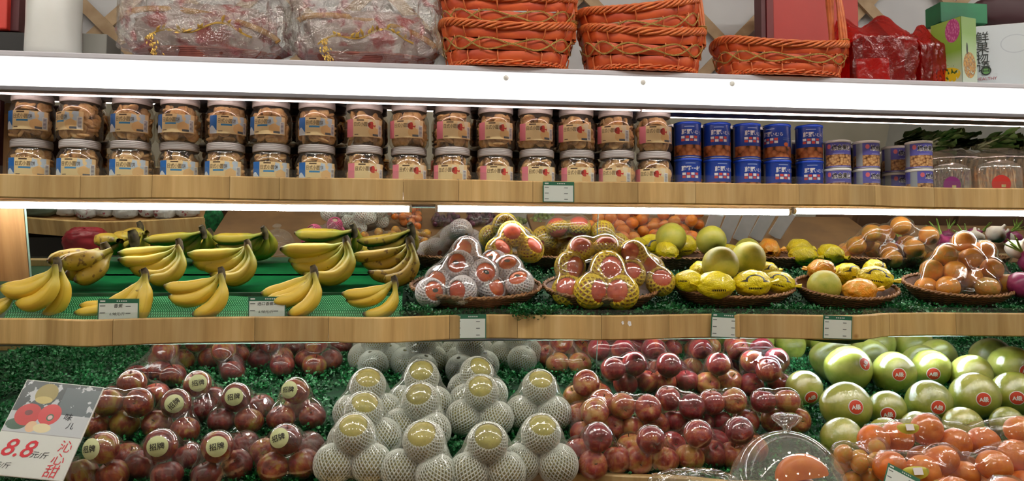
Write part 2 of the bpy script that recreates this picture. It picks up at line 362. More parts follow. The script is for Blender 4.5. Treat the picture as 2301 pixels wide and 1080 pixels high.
# ------------------------------------------------------------------ light box on top
ZL0, ZL1 = 1.860, 1.932
xs0, xs1 = -1.34, 2.4; xc, xw = (xs0+xs1)/2, xs1-xs0
lb = spawn('light_box', 'long glowing white light box along the top of the display', 'light box', T(0, 0, 0), [])
link('housing', MB().box((xc, 2.047, 1.8965), (xw, .066, .079)).mesh('housing', GREY, False), ID, lb)
link('roof_board', MB().box((xc, 2.27, 1.924), (xw, .376, .024)).mesh('roof_board', GREY, False), ID, lb)
link('top_trim', MB().box((xc, 2.012, 1.9395), (xw, .03, .0145), bev=.003).mesh('top_trim', GREY, False), ID, lb)
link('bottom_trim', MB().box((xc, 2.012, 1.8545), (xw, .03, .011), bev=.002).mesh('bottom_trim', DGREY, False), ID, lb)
for k, (a, b) in enumerate(((xs0, xat(945)), (xat(945), xat(2000)), (xat(2000), xs1))):
    link('glowing_panel', MB().box(((a+b)/2, 2.008, (ZL0+ZL1)/2), (b-a-.0008, .012, ZL1-ZL0-.0005), bev=.001).mesh('glowing_panel', PANEL, False), ID, lb)
scr = MB().lathe([(0, .003), (.005, .003), (.0078, .001), (.0078, 0)], 14).mesh('screw_cap', WHITEP)
for px, py in ((1137, 175), (1445, 185), (1645, 188)):
    link('screw_cap', scr, TP(at(px, py, 2.0)) @ Rx(pi/2), lb)
# LED strip below the light box
tub = lambda a, b, r: MB().tube([(a, 0, 0), (b, 0, 0)], r, 8)
pz = (0, 0, 1.8515)
spawn('led_strip', 'thin cool LED strip under the light box above the jars', 'light strip', T(0, 2.052, pz[2]), [('diffuser', tub(xs0+.2, xat(1430, 2.1), .0016).mesh('diffuser', LEDP)), ('channel', MB().box(((xs0+.2+xat(1430, 2.1))/2, .0, .0048), (xat(1430, 2.1)-xs0-.2, .014, .002)).mesh('channel', GREY, False))])
spawn('led_strip', 'thin cool LED strip under the light box above the tins', 'light strip', T(0, 2.055, pz[2]), [('diffuser', tub(xat(1435, 2.1), XR-.05, .0016).mesh('diffuser', LEDP)), ('channel', MB().box(((xat(1435, 2.1)+XR-.05)/2, .0, .0048), (XR-.05-xat(1435, 2.1), .014, .002)).mesh('channel', GREY, False))])
# ------------------------------------------------------------------ fluorescent tubes
def tubelight(pa, pb, pyc, Y, r, label, mat):
    a = at(pa, pyc, Y); xa = float(a[0]); xb = xat(pb, Y); z = float(a[2])
    spawn('tube_light', label, 'tube light', T(0, Y, z), [('glowing_tube', tub(xa+.008, xb-.008, r).mesh('glowing_tube', mat)),
        ('end_cap', MB().tube([(xa, 0, 0), (xa+.008, 0, 0)], r*1.05, 8).mesh('end_cap', WHITEP)), ('end_cap', MB().tube([(xb-.008, 0, 0), (xb, 0, 0)], r*1.05, 8).mesh('end_cap', WHITEP)),
        ('fixture', MB().box(((xa+xb)/2, .002, r+.002), (xb-xa, .02, .005), bev=.001).mesh('fixture', WHITEP, False))])
tubelight(-120, 925, 459, 2.25, .0088, 'bright fluorescent tube under the upper shelf above the bananas', TUBE)
tubelight(978, 1778, 468.5, 2.25, .0088, 'bright fluorescent tube under the upper shelf above the middle trays', TUBE)
tubelight(1782, 2420, 474, 2.25, .0088, 'bright fluorescent tube under the upper shelf above the oranges', TUBE)
tubelight(100, 900, 763.5, 2.055, .008, 'fluorescent tube under the middle shelf above the stickered apples', TUBEL)
tubelight(1190, 1620, 753, 2.055, .008, 'fluorescent tube under the middle shelf above the pear packs', TUBEL)
tubelight(1640, 2205, 751, 2.055, .008, 'cool fluorescent tube under the middle shelf above the pomelos', TUBEC)
# acrylic guards behind the fascias
def guard(parent, P, z0, z1):
    X = np.linspace(XL, XR, 70); Y = smooth_eval(P, X)+.021
    G = np.array([[(X[i], Y[i], z0), (X[i], Y[i], z1), (X[i], Y[i]+.003, z1), (X[i], Y[i]+.003, z0)] for i in range(70)])
    link('acrylic_guard', MB().grid(G, cv=True).mesh('acrylic_guard', ACRYL, False), ID, parent)
guard(up_shelf, P1, Z1T-.03, Z1T+.022); guard(mid_shelf, P2, Z2T-.03, Z2T+.014)
# ------------------------------------------------------------------ lattice on the wall above
zl = float(at(228, 52, 2.46)[2]); xl = float(at(228, 52, 2.46)[0]); per = .335
lat = spawn('wall_lattice', 'diagonal wooden lattice on the white wall behind the top row', 'lattice', T(0, 0, 0), [])
slat = MB().box((0, 0, 0), (.036, .01, 2.2)).mesh('slat', WL, False)
for s_, dy in ((1, 0), (-1, -.011)):
    for i in range(-6, 16):
        x = xl+i*per
        if XL-.9 < x < XR+.9: link('slat', slat, T(x, 2.485+dy, zl) @ Ry(s_*pi/4), lat)
# ------------------------------------------------------------------ print helpers (flat print on labels)
def rect(k, u, v, u0, u1, v0, v1):
    a = k.math('MULTIPLY', k.math('GREATER_THAN', u, u0), k.math('LESS_THAN', u, u1)); b = k.math('MULTIPLY', k.math('GREATER_THAN', v, v0), k.math('LESS_THAN', v, v1)); return k.math('MULTIPLY', a, b)
def ell(k, u, v, cu, cv, ru, rv):
    a = k.math('POWER', k.math('ABSOLUTE', k.math('DIVIDE', k.math('SUBTRACT', u, cu), ru)), 2); b = k.math('POWER', k.math('ABSOLUTE', k.math('DIVIDE', k.math('SUBTRACT', v, cv), rv)), 2)
    return k.math('LESS_THAN', k.math('ADD', a, b), 1.0)
def stripes(k, x, freq, duty=.5): return k.math('GREATER_THAN', k.math('FRACT', k.math('MULTIPLY', x, freq)), duty)
def AND(k, a, b): return k.math('MULTIPLY', a, b)
def jar_label(name, side, pill, pic):
    k = NT(name); u, v = k.uv(); co = k.coords('Object', (1, 1, 1), False); nz = k.noise(co, 60, 2)
    c = k.mix(k.math('MULTIPLY', u, .5), lin((236, 216, 164)), lin((226, 190, 140)))
    c = k.mix(AND(k, rect(k, u, v, .55, .9, .5, 1.0), k.math('GREATER_THAN', nz, .45)), c, lin((190, 208, 222)) if pill else lin((232, 220, 190)))
    c = k.mix(ell(k, u, v, .72, .3, .13, .28), c, lin((230, 190, 132)))
    if pic: c = k.mix(AND(k, ell(k, u, v, .68, .66, .1, .2), k.math('GREATER_THAN', nz, .42)), c, lin((196, 62, 52)))
    c = k.mix(rect(k, u, v, 0, .2, 0, 1), c, lin(side))
    if pill:
        wv = k.math('LESS_THAN', v, k.math('MULTIPLY_ADD', k.math('SINE', k.math('MULTIPLY', u, 22)), .14, .3)); c = k.mix(AND(k, wv, k.math('LESS_THAN', u, .2)), c, lin((214, 226, 238)))
        c = k.mix(rect(k, u, v, .3, .56, .43, .53), c, lin((62, 140, 196)))
    c = k.mix(rect(k, u, v, .3, .48, .89, .96), c, lin((84, 66, 52)))
    c = k.mix(rect(k, u, v, .24, .34, .1, .15), c, lin((120, 100, 80)))
    bc = rect(k, u, v, .86, .98, .06, .72); c = k.mix(bc, c, lin((222, 222, 220)))
    c = k.mix(AND(k, rect(k, u, v, .88, .96, .12, .66), stripes(k, v, 14)), c, lin((110, 110, 130)))
    c = k.mix(rect(k, u, v, .7, .86, .06, .18), c, lin((92, 96, 104)))
    return k.done(c, .35)
LAB_B = jar_label('label_blue_print', (36, 108, 188), True, False); LAB_P = jar_label('label_pink_print', (226, 132, 150), False, True)
PET = film('clear_plastic_jar', (246, 244, 240), .035, (240, 235, 225), .05, 20, .04, .07, .7)
LID = simple('frosted_lid', (188, 184, 184), rough=.35, rand=.06)
COOK = simple('biscuit', (240, 206, 150), (216, 168, 108), 90, .7, rand=.0)
INK = simple('black_ink', (40, 36, 34), rough=.6); INKW = simple('white_ink', (236, 238, 240), rough=.5); INKR = simple('red_ink', (206, 44, 56), rough=.6); INKB = simple('brown_ink', (70, 52, 40), rough=.6)
def cyl_patch(R, half, z0, z1, n=16, name='label', mat=None):
    a = np.linspace(-half, half, n); zz = np.linspace(z0, z1, 3)
    P = np.array([[(R*sin(t), -R*cos(t), z) for z in zz] for t in a]); return MB().grid(P).mesh(name, mat)
def cyl_text(name, body, h, R, t0, zc, mat, stroke=0.0, maxw=None):
    V, Fc = text_pts(body, h, stroke=stroke); x = V[:, 0]*(min(1, maxw/(np.ptp(V[:, 0]))) if maxw else 1); t = t0+x/R
    return MB().add(np.stack([R*np.sin(t), -R*np.cos(t), zc+V[:, 1]], -1), Fc).mesh(name, mat, False)
JR = .0545
jarbody = MB().lathe([(0, .002), (.040, .0), (.048, .001), (.053, .007), (JR, .014), (JR, .066), (.0535, .077), (.049, .088), (.0455, .094), (.045, .099)], 28).mesh('jar_body', PET)
jarlid = MB().lathe([(0, .1195), (.0465, .1195), (.0485, .1175), (.0488, .100), (.0475, .0985), (.0462, .0985)], 28)
for j in range(4):
    z = .102+j*.0042; jarlid.lathe([(.0488, z), (.0495, z+.001), (.0488, z+.002)], 28)
jarlid = jarlid.mesh('lid', LID)
def cookies(seed):
    rs = random.Random(seed); m = MB()
    for i in range(66):
        a = rs.uniform(0, 2*pi); rr = .037 if i < 56 else rs.uniform(0, .03); z = .012+.078*rs.random()
        if z > .07: rr *= .85
        q = Matrix.Rotation(rs.uniform(-.5, .5), 3, 'X') @ Matrix.Rotation(rs.uniform(-.5, .5), 3, 'Y')
        q = Matrix.Rotation(a+pi/2+rs.uniform(-.5, .5), 3, 'Z') @ Matrix.Rotation(pi/2*rs.choice((0, 1, 1, 1)), 3, 'X') @ q; r = .0172*rs.uniform(.85, 1.1)
        t = np.linspace(0, 2*pi, 11, endpoint=False)
        R = [np.stack([r*k_*np.cos(t), r*k_*np.sin(t), np.full(11, h)], -1) for k_, h in ((.001, -.0044), (.55, -.0042), (.88, -.003), (1, 0), (.88, .003), (.55, .0042), (.001, .0044))]
        P = np.array(R) @ np.array(q).T+np.array([rr*cos(a), rr*sin(a), z])
        rad = np.hypot(P[..., 0], P[..., 1]); f = np.minimum(1, .0525/np.maximum(rad, 1e-6)); P[..., 0] *= f; P[..., 1] *= f
        P[..., 2] = np.clip(P[..., 2], .003, .096)
        m.grid(P, cv=True)
    return m.mesh('biscuits', COOK)
cks = [cookies(s) for s in range(3)]
LZ0, LZ1, LH = .022, .070, radians(56)
labm = [cyl_patch(JR+.0006, LH, LZ0, LZ1, 20, 'label', m) for m in (LAB_B, LAB_P)]
lett = cyl_text('lettering', '日式小圆饼', .0128, JR+.0011, -.12, .0555, INKB, .0, .045)
jx = [20, 128, 240, 352, 458, 565, 660, 768, 873, 970, 1067, 1163, 1250, 1345, 1430, 1512]
jz = 1.625
for c in range(15):
    pc = (jx[c]+jx[c+1])/2-2; p = at(pc, 330, 2.125); k = 0 if c < 7 else 1
    for row in range(2):
        yaw = random.uniform(-.3, .25) if row else random.uniform(-.25, .2)
        if c == 1 and row: yaw = -.8
        base = atan2(p[0], p[1])  # face the aisle
        lab = '%s-label biscuit jar, %s from left in the %s row' % (('blue', 'pink')[k], ORD[c if k == 0 else c-7], ('bottom', 'top')[row])
        lbl = ('label', labm[k], None, [('lettering', lett)])
        spawn('biscuit_jar', lab, 'jar', T(p[0]+random.uniform(-.002, .002), p[1]+random.uniform(-.006, .006), jz+row*.1197) @ Rz(-base*.9+yaw),
              [('jar_body', jarbody), ('lid', jarlid), lbl, ('biscuits', cks[(c*2+row) % 3], Rz(c*1.3+row), None, 'stuff')], 'biscuit jars on the upper shelf')
# ------------------------------------------------------------------ blue snack tins
def tin_print(name, top, nut1, nut2, cut, grid):
    k = NT(name); u, v = k.uv(); co = k.coords('Object', (1, 1, 1), False)
    vo = k.n('ShaderNodeTexVoronoi'); vo.inputs['Scale'].default_value = 70 if grid else 130; k.l(co, vo.inputs['Vector'])
    food = k.ramp(vo.outputs['Distance'], [(.0, lin(nut1)), (.55, lin(nut2)), (.8, lin((70, 40, 20)))])
    c = k.mix(k.math('GREATER_THAN', v, cut), food, lin(top))
    c = k.mix(k.math('LESS_THAN', v, .05), c, lin(top)); 
    if grid:
        for i in range(4):
            for j in range(2):
                col = (230, 230, 232) if (i+j) % 2 else (206, 78, 70); c = k.mix(rect(k, u, v, .40+i*.052, .442+i*.052, .46+j*.085, .53+j*.085), c, lin(col))
        c = k.mix(rect(k, u, v, .44, .56, .875, .90), c, lin((150, 170, 210))); c = k.mix(rect(k, u, v, .66, .82, .60, .615), c, lin((90, 120, 190))); c = k.mix(rect(k, u, v, .66, .80, .55, .565), c, lin((90, 120, 190)))
        c = k.mix(ell(k, u, v, .70, .42, .03, .06), c, lin((220, 110, 60)))
        c = k.mix(rect(k, u, v, .14, .26, .06, .95), c, lin((150, 154, 160)))
    else:
        c = k.mix(ell(k, u, v, .33, .80, .025, .09), c, lin((214, 110, 120))); c = k.mix(rect(k, u, v, .18, .27, .06, .95), c, lin((150, 160, 170)))
        c = k.mix(rect(k, u, v, .38, .52, .50, .53), c, lin((150, 150, 200)))
    return k.done(c, .28)
TINB = tin_print('blue_tin_print', (28, 62, 156), (206, 140, 88), (170, 96, 56), .36, True); TINP = tin_print('purple_tin_print', (92, 92, 176), (226, 196, 140), (178, 128, 80), .48, False)
BLID = simple('blue_lid', (36, 84, 220), rough=.25); SILV = simple('tin_rim', (150, 152, 165), rough=.3, metal=.8)
def tin(R, h, mat, lidmat, texts):
    a = np.linspace(-pi, pi, 33); P = np.array([[(R*sin(t), -R*cos(t), z) for z in (.003, h*.5, h-.003)] for t in a])
    uvv = np.array([[((t+pi)/(2*pi), s_) for s_ in (0, .5, 1)] for t in a]); body = MB().grid(P, uv=uvv).mesh('printed_sleeve', mat)
    rim = MB().lathe([(0, .001), (R-.001, 0), (R+.0008, .001), (R+.0008, .003), (R, .004)], 24).lathe([(R, h-.004), (R+.0008, h-.003), (R+.0008, h-.001), (R-.001, h), (R-.002, h-.002), (0, h-.002)], 24).mesh('rim', SILV)
    lid = MB().lathe([(R+.0006, h-.007), (R+.0012, h-.006), (R+.0012, h-.0005), (R-.001, h+.0008), (R-.004, h-.0002), (0, h-.0002)], 24).mesh('lid', lidmat)
    return [('printed_sleeve', body, None, [('lettering', t) for t in texts]), ('rim', rim), ('lid', lid)]
BR, BH = .0385, .1045
bt = tin(BR, BH, TINB, BLID, [cyl_text('lettering', '藤野', .0155, BR+.0005, -.2, .0755, INKW, .02), cyl_text('lettering', 'いむら', .0125, BR+.0005, .55, .074, INKW)])
bt2 = tin(BR, BH, TINB, BLID, [cyl_text('lettering', '藤野一村', .0145, BR+.0005, .05, .0755, INKW, .03)])
for row in range(2):
    for i, px in enumerate((1545, 1611, 1678, 1746, 1818)):
        p = at(px, 330, 2.135); yw = random.uniform(-.25, .25)-.15
        if row and i == 3: yw = -1.0
        spawn('snack_tin', 'dark blue snack tin, %s from left in the %s row of blue tins' % (ORD[i], ('bottom', 'top')[row]), 'tin', T(p[0], p[1], 1.625+row*(BH+.0005)) @ Rz(yw), bt2 if (row == 0 and i == 0) else bt, 'blue snack tins')
PR, PH = .0365, .0815
pt = tin(PR, PH, TINP, WHITEP, [cyl_text('lettering_outline', '综合果仁', .0165, PR+.0004, -.05, .0595, INKW, .075, .060), cyl_text('lettering', '综合果仁', .0165, PR+.0008, -.05, .0595, INK, .02, .058)])
for row in range(2):
    for i, px in enumerate((1881, 1946, 2010, 2064)):
        p = at(px, 330, (2.115, 2.115, 2.19, 2.10)[i]); yw = (-.1, .62, .55, .15)[i] if row else (-.1, .6, .55, .7)[i]
        spawn('nut_tin', 'purple mixed nut tin, %s from left in the %s row' % (ORD[i], ('bottom', 'top')[row]), 'tin', T(p[0], p[1], 1.625+row*(PH+.0005)) @ Rz(yw), pt, 'purple nut tins')
# ------------------------------------------------------------------ clear packs of dried strips at the right end
CLEAR = film('clamshell_plastic', (248, 248, 244), .12, (240, 236, 225), .12, 30, .05, .10, .8)
STRIP = [simple('dried_strip_%d' % i, a, b, 60, .6) for i, (a, b) in enumerate((((236, 214, 176), (214, 180, 136)), ((236, 176, 116), (220, 190, 150)), ((120, 80, 94), (200, 176, 150))))]
def stand_pack(seed, smat, lcol):
    rs = random.Random(seed); w2, h, d = .062, .112, .034
    a = np.linspace(0, pi, 13); out = [(-w2, 0)]+[(-w2*cos(t)*1.0, h-.03+.03*sin(t)) for t in a]+[(w2, 0)]
    G = np.array([[(x*s_, y, z*(.985 if abs(y) > d*.8 else 1)+.001) for x, z in out] for y, s_ in ((-d, .93), (-d*.85, 1), (d*.85, 1), (d, .93))]); m = MB().grid(G)
    n = len(out); m.q.append(tuple(range(n))); m.q.append(tuple(3*n+i for i in range(n))[::-1]); m.grid(np.array([[(w2*1.08*sx, y*1.05, .001+.002*q) for sx in (-1, 1)] for y, q in ((-d, 0), (-d, 1), (d, 1), (d, 0))]), cu=True)
    st = MB()
    for i in range(90):
        x = rs.uniform(-w2*.85, w2*.85); y = rs.uniform(-d*.75, d*.75); z1 = rs.uniform(.05, .095); lean = rs.uniform(-.012, .012)
        t = np.linspace(0, 1, 5); st.tube(np.stack([np.clip(x+lean*t+.003*np.sin(t*7+i), -w2*.9, w2*.9), y+.003*np.cos(t*5+i), .004+t*z1], -1), rs.uniform(.002, .004), 5)
    lb_ = MB().lathe([(0, 0), (.0265, 0)], 26).mesh('round_label', simple('round_label_%d' % seed, lcol, rough=.4))
    leaf = MB().box((.006, -.006, .0006), (.012, .008, .0006)).mesh('label_motif', simple('label_motif_%d' % seed, (190, 206, 160), (214, 160, 90), 90, .5), False)
    return [('clear_shell', m.mesh('clear_shell', CLEAR)), ('dried_strips', st.mesh('dried_strips', smat), None, None, 'stuff'), ('round_label', lb_, T(.0, -d-.0012, .04) @ Rx(pi/2), [('label_motif', leaf)])]
sp = [stand_pack(1, STRIP[2], (128, 40, 110)), stand_pack(2, STRIP[1], (198, 52, 44)), stand_pack(3, STRIP[0], (214, 120, 50))]
for nm, px, Y, k, sc_ in (('with purple round label next to the nut tins', 2128, 2.10, 0, .9), ('with red round label at the right end', 2236, 2.10, 1, 1), ('with orange round label cut off by the picture edge', 2345, 2.10, 2, 1), ('standing behind the purple-labelled pack', 2130, 2.19, 2, 1.4), ('standing behind the red-labelled pack', 2234, 2.19, 2, 1.45)):
    p = at(px, 380, Y); spawn('dried_snack_pack', 'clear pack of dried strips '+nm, 'snack pack', T(p[0], Y, 1.6255) @ Rz(-.25) @ S(sc_), sp[k], 'clear snack packs on the upper shelf')
# ------------------------------------------------------------------ fruit
def fruit_mat(name, stops, scale=6, stretch=(1, 1, .45), rough=.32, bump=0, bscale=220, coat=0, shift=.35, speck=None, dist=.0006):
    k = NT(name); co = k.coords('Object', tuple(1.7*x for x in stretch)); nz = k.noise(co, scale/5, 3, .6)
    fac = k.math('ADD', nz, k.math('MULTIPLY_ADD', k.rnd(), shift, -shift/2)); c = k.ramp(fac, [(p, lin(q)) for p, q in stops])
    if speck:
        f2 = k.ramp(k.noise(k.coords('Object', (1, 1, 1)), speck[1]/16, 2), [(speck[2], (0, 0, 0, 1)), (speck[2]+.05, (1, 1, 1, 1))]); c = k.mix(f2, c, lin(speck[0]))
    nm = k.bump(k.noise(k.coords('Object', (1, 1, 1), False), bscale/8, 2), bump, dist) if bump else None
    return k.done(c, rough, coat=coat, normal=nm)
APL = fruit_mat('apple_blush', [(.3, (74, 14, 20)), (.48, (114, 26, 28)), (.6, (150, 62, 38)), (.76, (170, 140, 56))], 5, (1, 1, .4), .3, speck=((170, 100, 66), 420, .69))
APR = fruit_mat('apple_red', [(.28, (116, 20, 36)), (.46, (154, 38, 50)), (.58, (186, 84, 58)), (.74, (204, 150, 80))], 5, (1, 1, .4), .3, speck=((206, 110, 90), 420, .69))
STEM = simple('fruit_stem', (84, 66, 40), rough=.8)
def apple_mesh(mat, r=1.0):
    t = np.linspace(0, pi, 17); rr = np.sin(t)*(1+.05*np.cos(t)); z = .93*np.cos(t)
    z = z-.26*np.exp(-(rr/.26)**2)*(np.cos(t) > 0)+.18*np.exp(-(rr/.2)**2)*(np.cos(t) < 0)
    return MB().lathe(np.stack([rr*r, z*r], -1)[::-1], 22, lob=lambda a: .018*np.sin(5*a)).mesh('apple', mat)
apl, apr = apple_mesh(APL), apple_mesh(APR)
stem = MB().tube([(0, 0, .62), (.02, 0, .8), (.07, .02, 1.0)], [.035, .03, .045], 6).mesh('stem', STEM)
def hullfilm(sph, inset=.45, sub=4, pad=.0025, cz=.42, name='film_wrap', mat=None, floor=None):
    """thin film stretched over a group of balls: convex hull drawn in towards the balls between the contact points"""
    sph = [(np.asarray(c, float), r+pad) for c, r in sph]; zmin = min(c[2]-r for c, r in sph); zmax = max(c[2]+r for c, r in sph)
    cc = np.mean([c for c, r in sph], 0); cc[2] = zmin+(zmax-zmin)*cz
    bm = bmesh.new(); unit = bmesh.new(); bmesh.ops.create_icosphere(unit, subdivisions=3, radius=1); U = np.array([v.co[:] for v in unit.verts]); unit.free()
    for c, r in sph:
        for p in U*r+c: bm.verts.new(p)
    res = bmesh.ops.convex_hull(bm, input=bm.verts[:]); bv = BVHTree.FromBMesh(bm); 
    ic = bmesh.new(); bmesh.ops.create_icosphere(ic, subdivisions=sub, radius=1); ic.verts.index_update(); D = np.array([v.co[:] for v in ic.verts]); Fc = [tuple(v.index for v in f.verts) for f in ic.faces]; ic.free()
    out = []
    for d in D:
        h = bv.ray_cast(Vector(cc), Vector(d)); rh = h[3] if h[0] is not None else .05; ru = .0
        for c, r in sph:
            oc = cc-c; b = float(np.dot(oc, d)); disc = b*b-(float(np.dot(oc, oc))-r*r)
            if disc > 0: ru = max(ru, -b+sqrt(disc))
            else:
                miss = sqrt(max(0, float(np.dot(oc, oc))-b*b))-r; ru = max(ru, (-b)-miss*1.6 if b < 0 else 0)
        ru = max(ru, rh*.55); out.append(rh-inset*max(0, rh-ru))
    P = cc+D*np.array(out)[:, None]
    if floor is not None: P[:, 2] = np.maximum(P[:, 2], floor)
    bm.free(); return MB().add(P, Fc).mesh(name, mat)
FILM = film('cling_film', haze=.012, wr=.2, wscale=30, base=.14, edge=.75, rough=.085)
FILMN = film('cling_film_net', haze=.05, wr=.2, wscale=28, base=.13, edge=.7, rough=.09)
FILMP = film('cling_film_pear', haze=.09, hazecol=(246, 250, 240), wr=.2, wscale=28, base=.10, edge=.6, rough=.08)
STICK = simple('sticker_paper', (206, 212, 160), (196, 204, 146), 20, .5); STICKR = simple('sticker_red', (208, 74, 52), rough=.45)
def cap_patch(R, half, name, mat, rings=5, seg=22, ax=(0, -1, 0), c=(0, 0, 0), rim=None):
    x, y, z = frame(ax); P = []
    for i in range(rings+1):
        t = half*i/rings; P.append([np.asarray(c)+R*(cos(t)*z+sin(t)*(cos(a)*x+sin(a)*y)) for a in np.linspace(0, 2*pi, seg, endpoint=False)])
    return MB().grid(np.array(P), cv=True).mesh(name, mat)
def cap_text(body, h, R, name, mat, ax, c=(0, 0, 0), roll=0, shift=(0, 0), stroke=0.0):
    x, y, z = frame(ax); V, Fc = text_pts(body, h, stroke=stroke); cr, sr = cos(roll), sin(roll)
    a = (V[:, 0]+shift[0])*cr-(V[:, 1]+shift[1])*sr; b = (V[:, 0]+shift[0])*sr+(V[:, 1]+shift[1])*cr
    D = z+(a/R)[:, None]*x+(b/R)[:, None]*y; D /= np.linalg.norm(D, axis=1, keepdims=True)
    return MB().add(np.asarray(c)+R*D, Fc).mesh(name, mat, False)
def rot_dir(rs, face=.55):
    """random fruit attitude, the eye often turned to the aisle"""
    if rs.random() < face: return Rx(radians(rs.choice((55, 75, 95)))+rs.uniform(-.3, .3)) @ Rz(rs.uniform(0, 6.28))
    return Rx(rs.uniform(-.5, .5)) @ Ry(rs.uniform(-.5, .5)) @ Rz(rs.uniform(0, 6.28))
LVL = 1.62
def px_pack(name, label, cat, tops, bases, r, p0, nrm, slope, fm, fmesh, part_name, group, film_mat, sticker=None, seed=0, jig=.06, inset=.27, kids=True, hidden=True):
    rs = random.Random(seed); pos = []
    for px, py in bases: pos.append(on_plane(px, py, p0+nrm*(r+.006), nrm))
    bc = np.mean(pos, 0) if pos else None; ntop = len(tops)
    tp = [on_plane(px, py, p0+nrm*(r+.006+LVL*r), nrm) for px, py in tops]
    if bc is None: bc = np.mean(tp, 0)-nrm*LVL*r
    if hidden and len(pos) < 3:
        q = np.mean(tp, 0) if tp else bc; h_ = np.array([q[0]+rs.uniform(-.4, .4)*r, q[1]+r*1.0, 0]); h_ = h_+np.array([0, 0, 1])*(p0[2]+(h_[1]-p0[1])*math.tan(slope)+(r+.006)/cos(slope))
        if all(np.linalg.norm(h_-q_) > 1.5*r for q_ in pos): pos.append(h_)
    allp = [np.asarray(p) for p in pos]+[np.asarray(p) for p in tp]
    for it in range(30):   # push touching balls apart
        for i in range(len(allp)):
            for j in range(i):
                d = allp[i]-allp[j]; L = np.linalg.norm(d)
                if L < 1.88*r and L > 1e-6: mv = d/L*(1.88*r-L)*.5; allp[i] = allp[i]+mv; allp[j] = allp[j]-mv
        for i in range(len(allp)):
            dd = float(np.dot(allp[i]-p0, nrm))
            if dd < r+.004: allp[i] = allp[i]+nrm*(r+.004-dd)
    root = np.mean(allp, 0); root = root-nrm*float(np.dot(root-p0, nrm)); loc = [p-root for p in allp]; parts = []
    for p in loc:
        q = rot_dir(rs); sc = r*rs.uniform(.95, 1.03); parts.append((part_name, fmesh, T(*p) @ q @ S(sc), [('stem', stem)] if kids else None))
    parts.append(('film_wrap', hullfilm([(p, r*1.0) for p in loc], inset=inset, mat=film_mat)))
    if sticker is not None and tp:
        dirv, roll = sticker; c = loc[len(pos)]
        parts.append(('sticker', cap_patch(r+.0045, .0195/r, 'sticker', STICK, ax=dirv, c=c), None, [('lettering', cap_text('招牌', .0155, r+.0052, 'lettering', INK, dirv, c, roll, stroke=.012))]))
    return spawn(name, label, cat, TP(root), parts, group)
AL = [  # stickered apple packs: tops, bases, sticker (direction, roll), label
    ([(241, 905), (312, 905)], [(279, 952), (214, 956)], None, 'film-wrapped apple pack without sticker beside the price board, yellow apple on top'),
    ([(296, 864)], [(345, 890), (262, 892)], None, 'film-wrapped apple pack without sticker furthest back on the left'),
    ([(396, 906)], [(353, 954), (416, 967)], ((.15, -1, .15), .75), 'apple pack with tilted round sticker, left of the middle row'),
    ([(444, 863)], [(453, 920), (480, 898)], ((.3, -1, .25), .1), 'apple pack with round sticker, highest and furthest back'),
    ([(531, 892)], [(498, 946), (559, 946), (586, 916)], ((.05, -1, .2), .12), 'dark red apple pack with round sticker in the middle row'),
    ([(664, 880)], [(635, 938), (702, 935)], ((-.35, -1, .3), .08), 'apple pack with round sticker, back right next to the pears'),
    ([(233, 1012)], [(186, 1064), (249, 1066), (286, 1030)], ((-.4, -1, .2), .15), 'front-row apple pack with round sticker beside the price board'),
    ([(362, 1002)], [(315, 1045), (375, 1066), (424, 1028)], ((.1, -1, .15), .12), 'front-row apple pack with round sticker, second from the price board'),
    ([(488, 1006)], [(531, 1045), (551, 1001), (468, 1066)], ((.2, -1, .25), .12), 'front-row apple pack with round sticker, third from the price board'),
    ([(642, 988)], [(613, 1049), (683, 1042), (696, 1004), (595, 1017)], ((-.3, -1, .35), .35), 'front-row apple pack with round sticker next to the pear packs')]
for i, (tp, bs, st, lb_) in enumerate(AL):
    px_pack('apple_pack', lb_, 'fruit pack', tp, bs, .0335, D3A, N3, SL3, None, apl, 'apple', 'stickered apple packs', FILM, st, 20+i)
AR = [
    ([(1342, 986)], [(1329, 1036), (1383, 1033), (1304, 1020)], 'front-row red apple pack next to the pears'), ([(1461, 989)], [(1436, 1033), (1490, 1033), (1417, 1004)], 'front-row red apple pack, second from the pears'),
    ([(1567, 980)], [(1546, 1022), (1598, 1020), (1518, 1006)], 'front-row red apple pack, third from the pears'), ([(1660, 974)], [(1641, 1015), (1616, 1001), (1690, 1010)], 'front-row red apple pack behind the clear dome'),
    ([(1335, 928), (1354, 905)], [(1313, 973), (1376, 960), (1298, 932)], 'second-row red apple pack next to the pears'), ([(1449, 917), (1405, 914)], [(1420, 962), (1474, 956)], 'second-row red apple pack, second from the pears'),
    ([(1546, 911), (1509, 901)], [(1518, 948), (1576, 951)], 'second-row red apple pack, third from the pears, with orange tints'), ([(1644, 902), (1603, 905)], [(1619, 949), (1676, 946)], 'second-row red apple pack, fourth from the pears'),
    ([(1767, 902), (1716, 902)], [(1738, 943), (1792, 945)], 'second-row red apple pack next to the pomelos'), ([(1317, 861)], [(1294, 893), (1345, 888)], 'back-row red apple pack next to the pears'),
    ([(1424, 820), (1378, 829)], [(1406, 862), (1455, 858)], 'back-row red apple pack with one deep red apple on top'), ([(1502, 822)], [(1539, 858), (1496, 858)], 'back-row red apple pack, third from the pears'),
    ([(1613, 820)], [(1590, 862), (1641, 858)], 'back-row red apple pack with a pale apple on top'), ([(1691, 814), (1745, 812), (1726, 832)], [(1688, 864), (1751, 860)], 'back-row red apple pack next to the pomelos')]
for i, (tp, bs, lb_) in enumerate(AR):
    px_pack('apple_pack', lb_, 'fruit pack', tp, bs, .0325 if i < 9 else .0345, D3A, N3, SL3, None, apr, 'apple', 'red apple packs', FILM, None, 50+i)
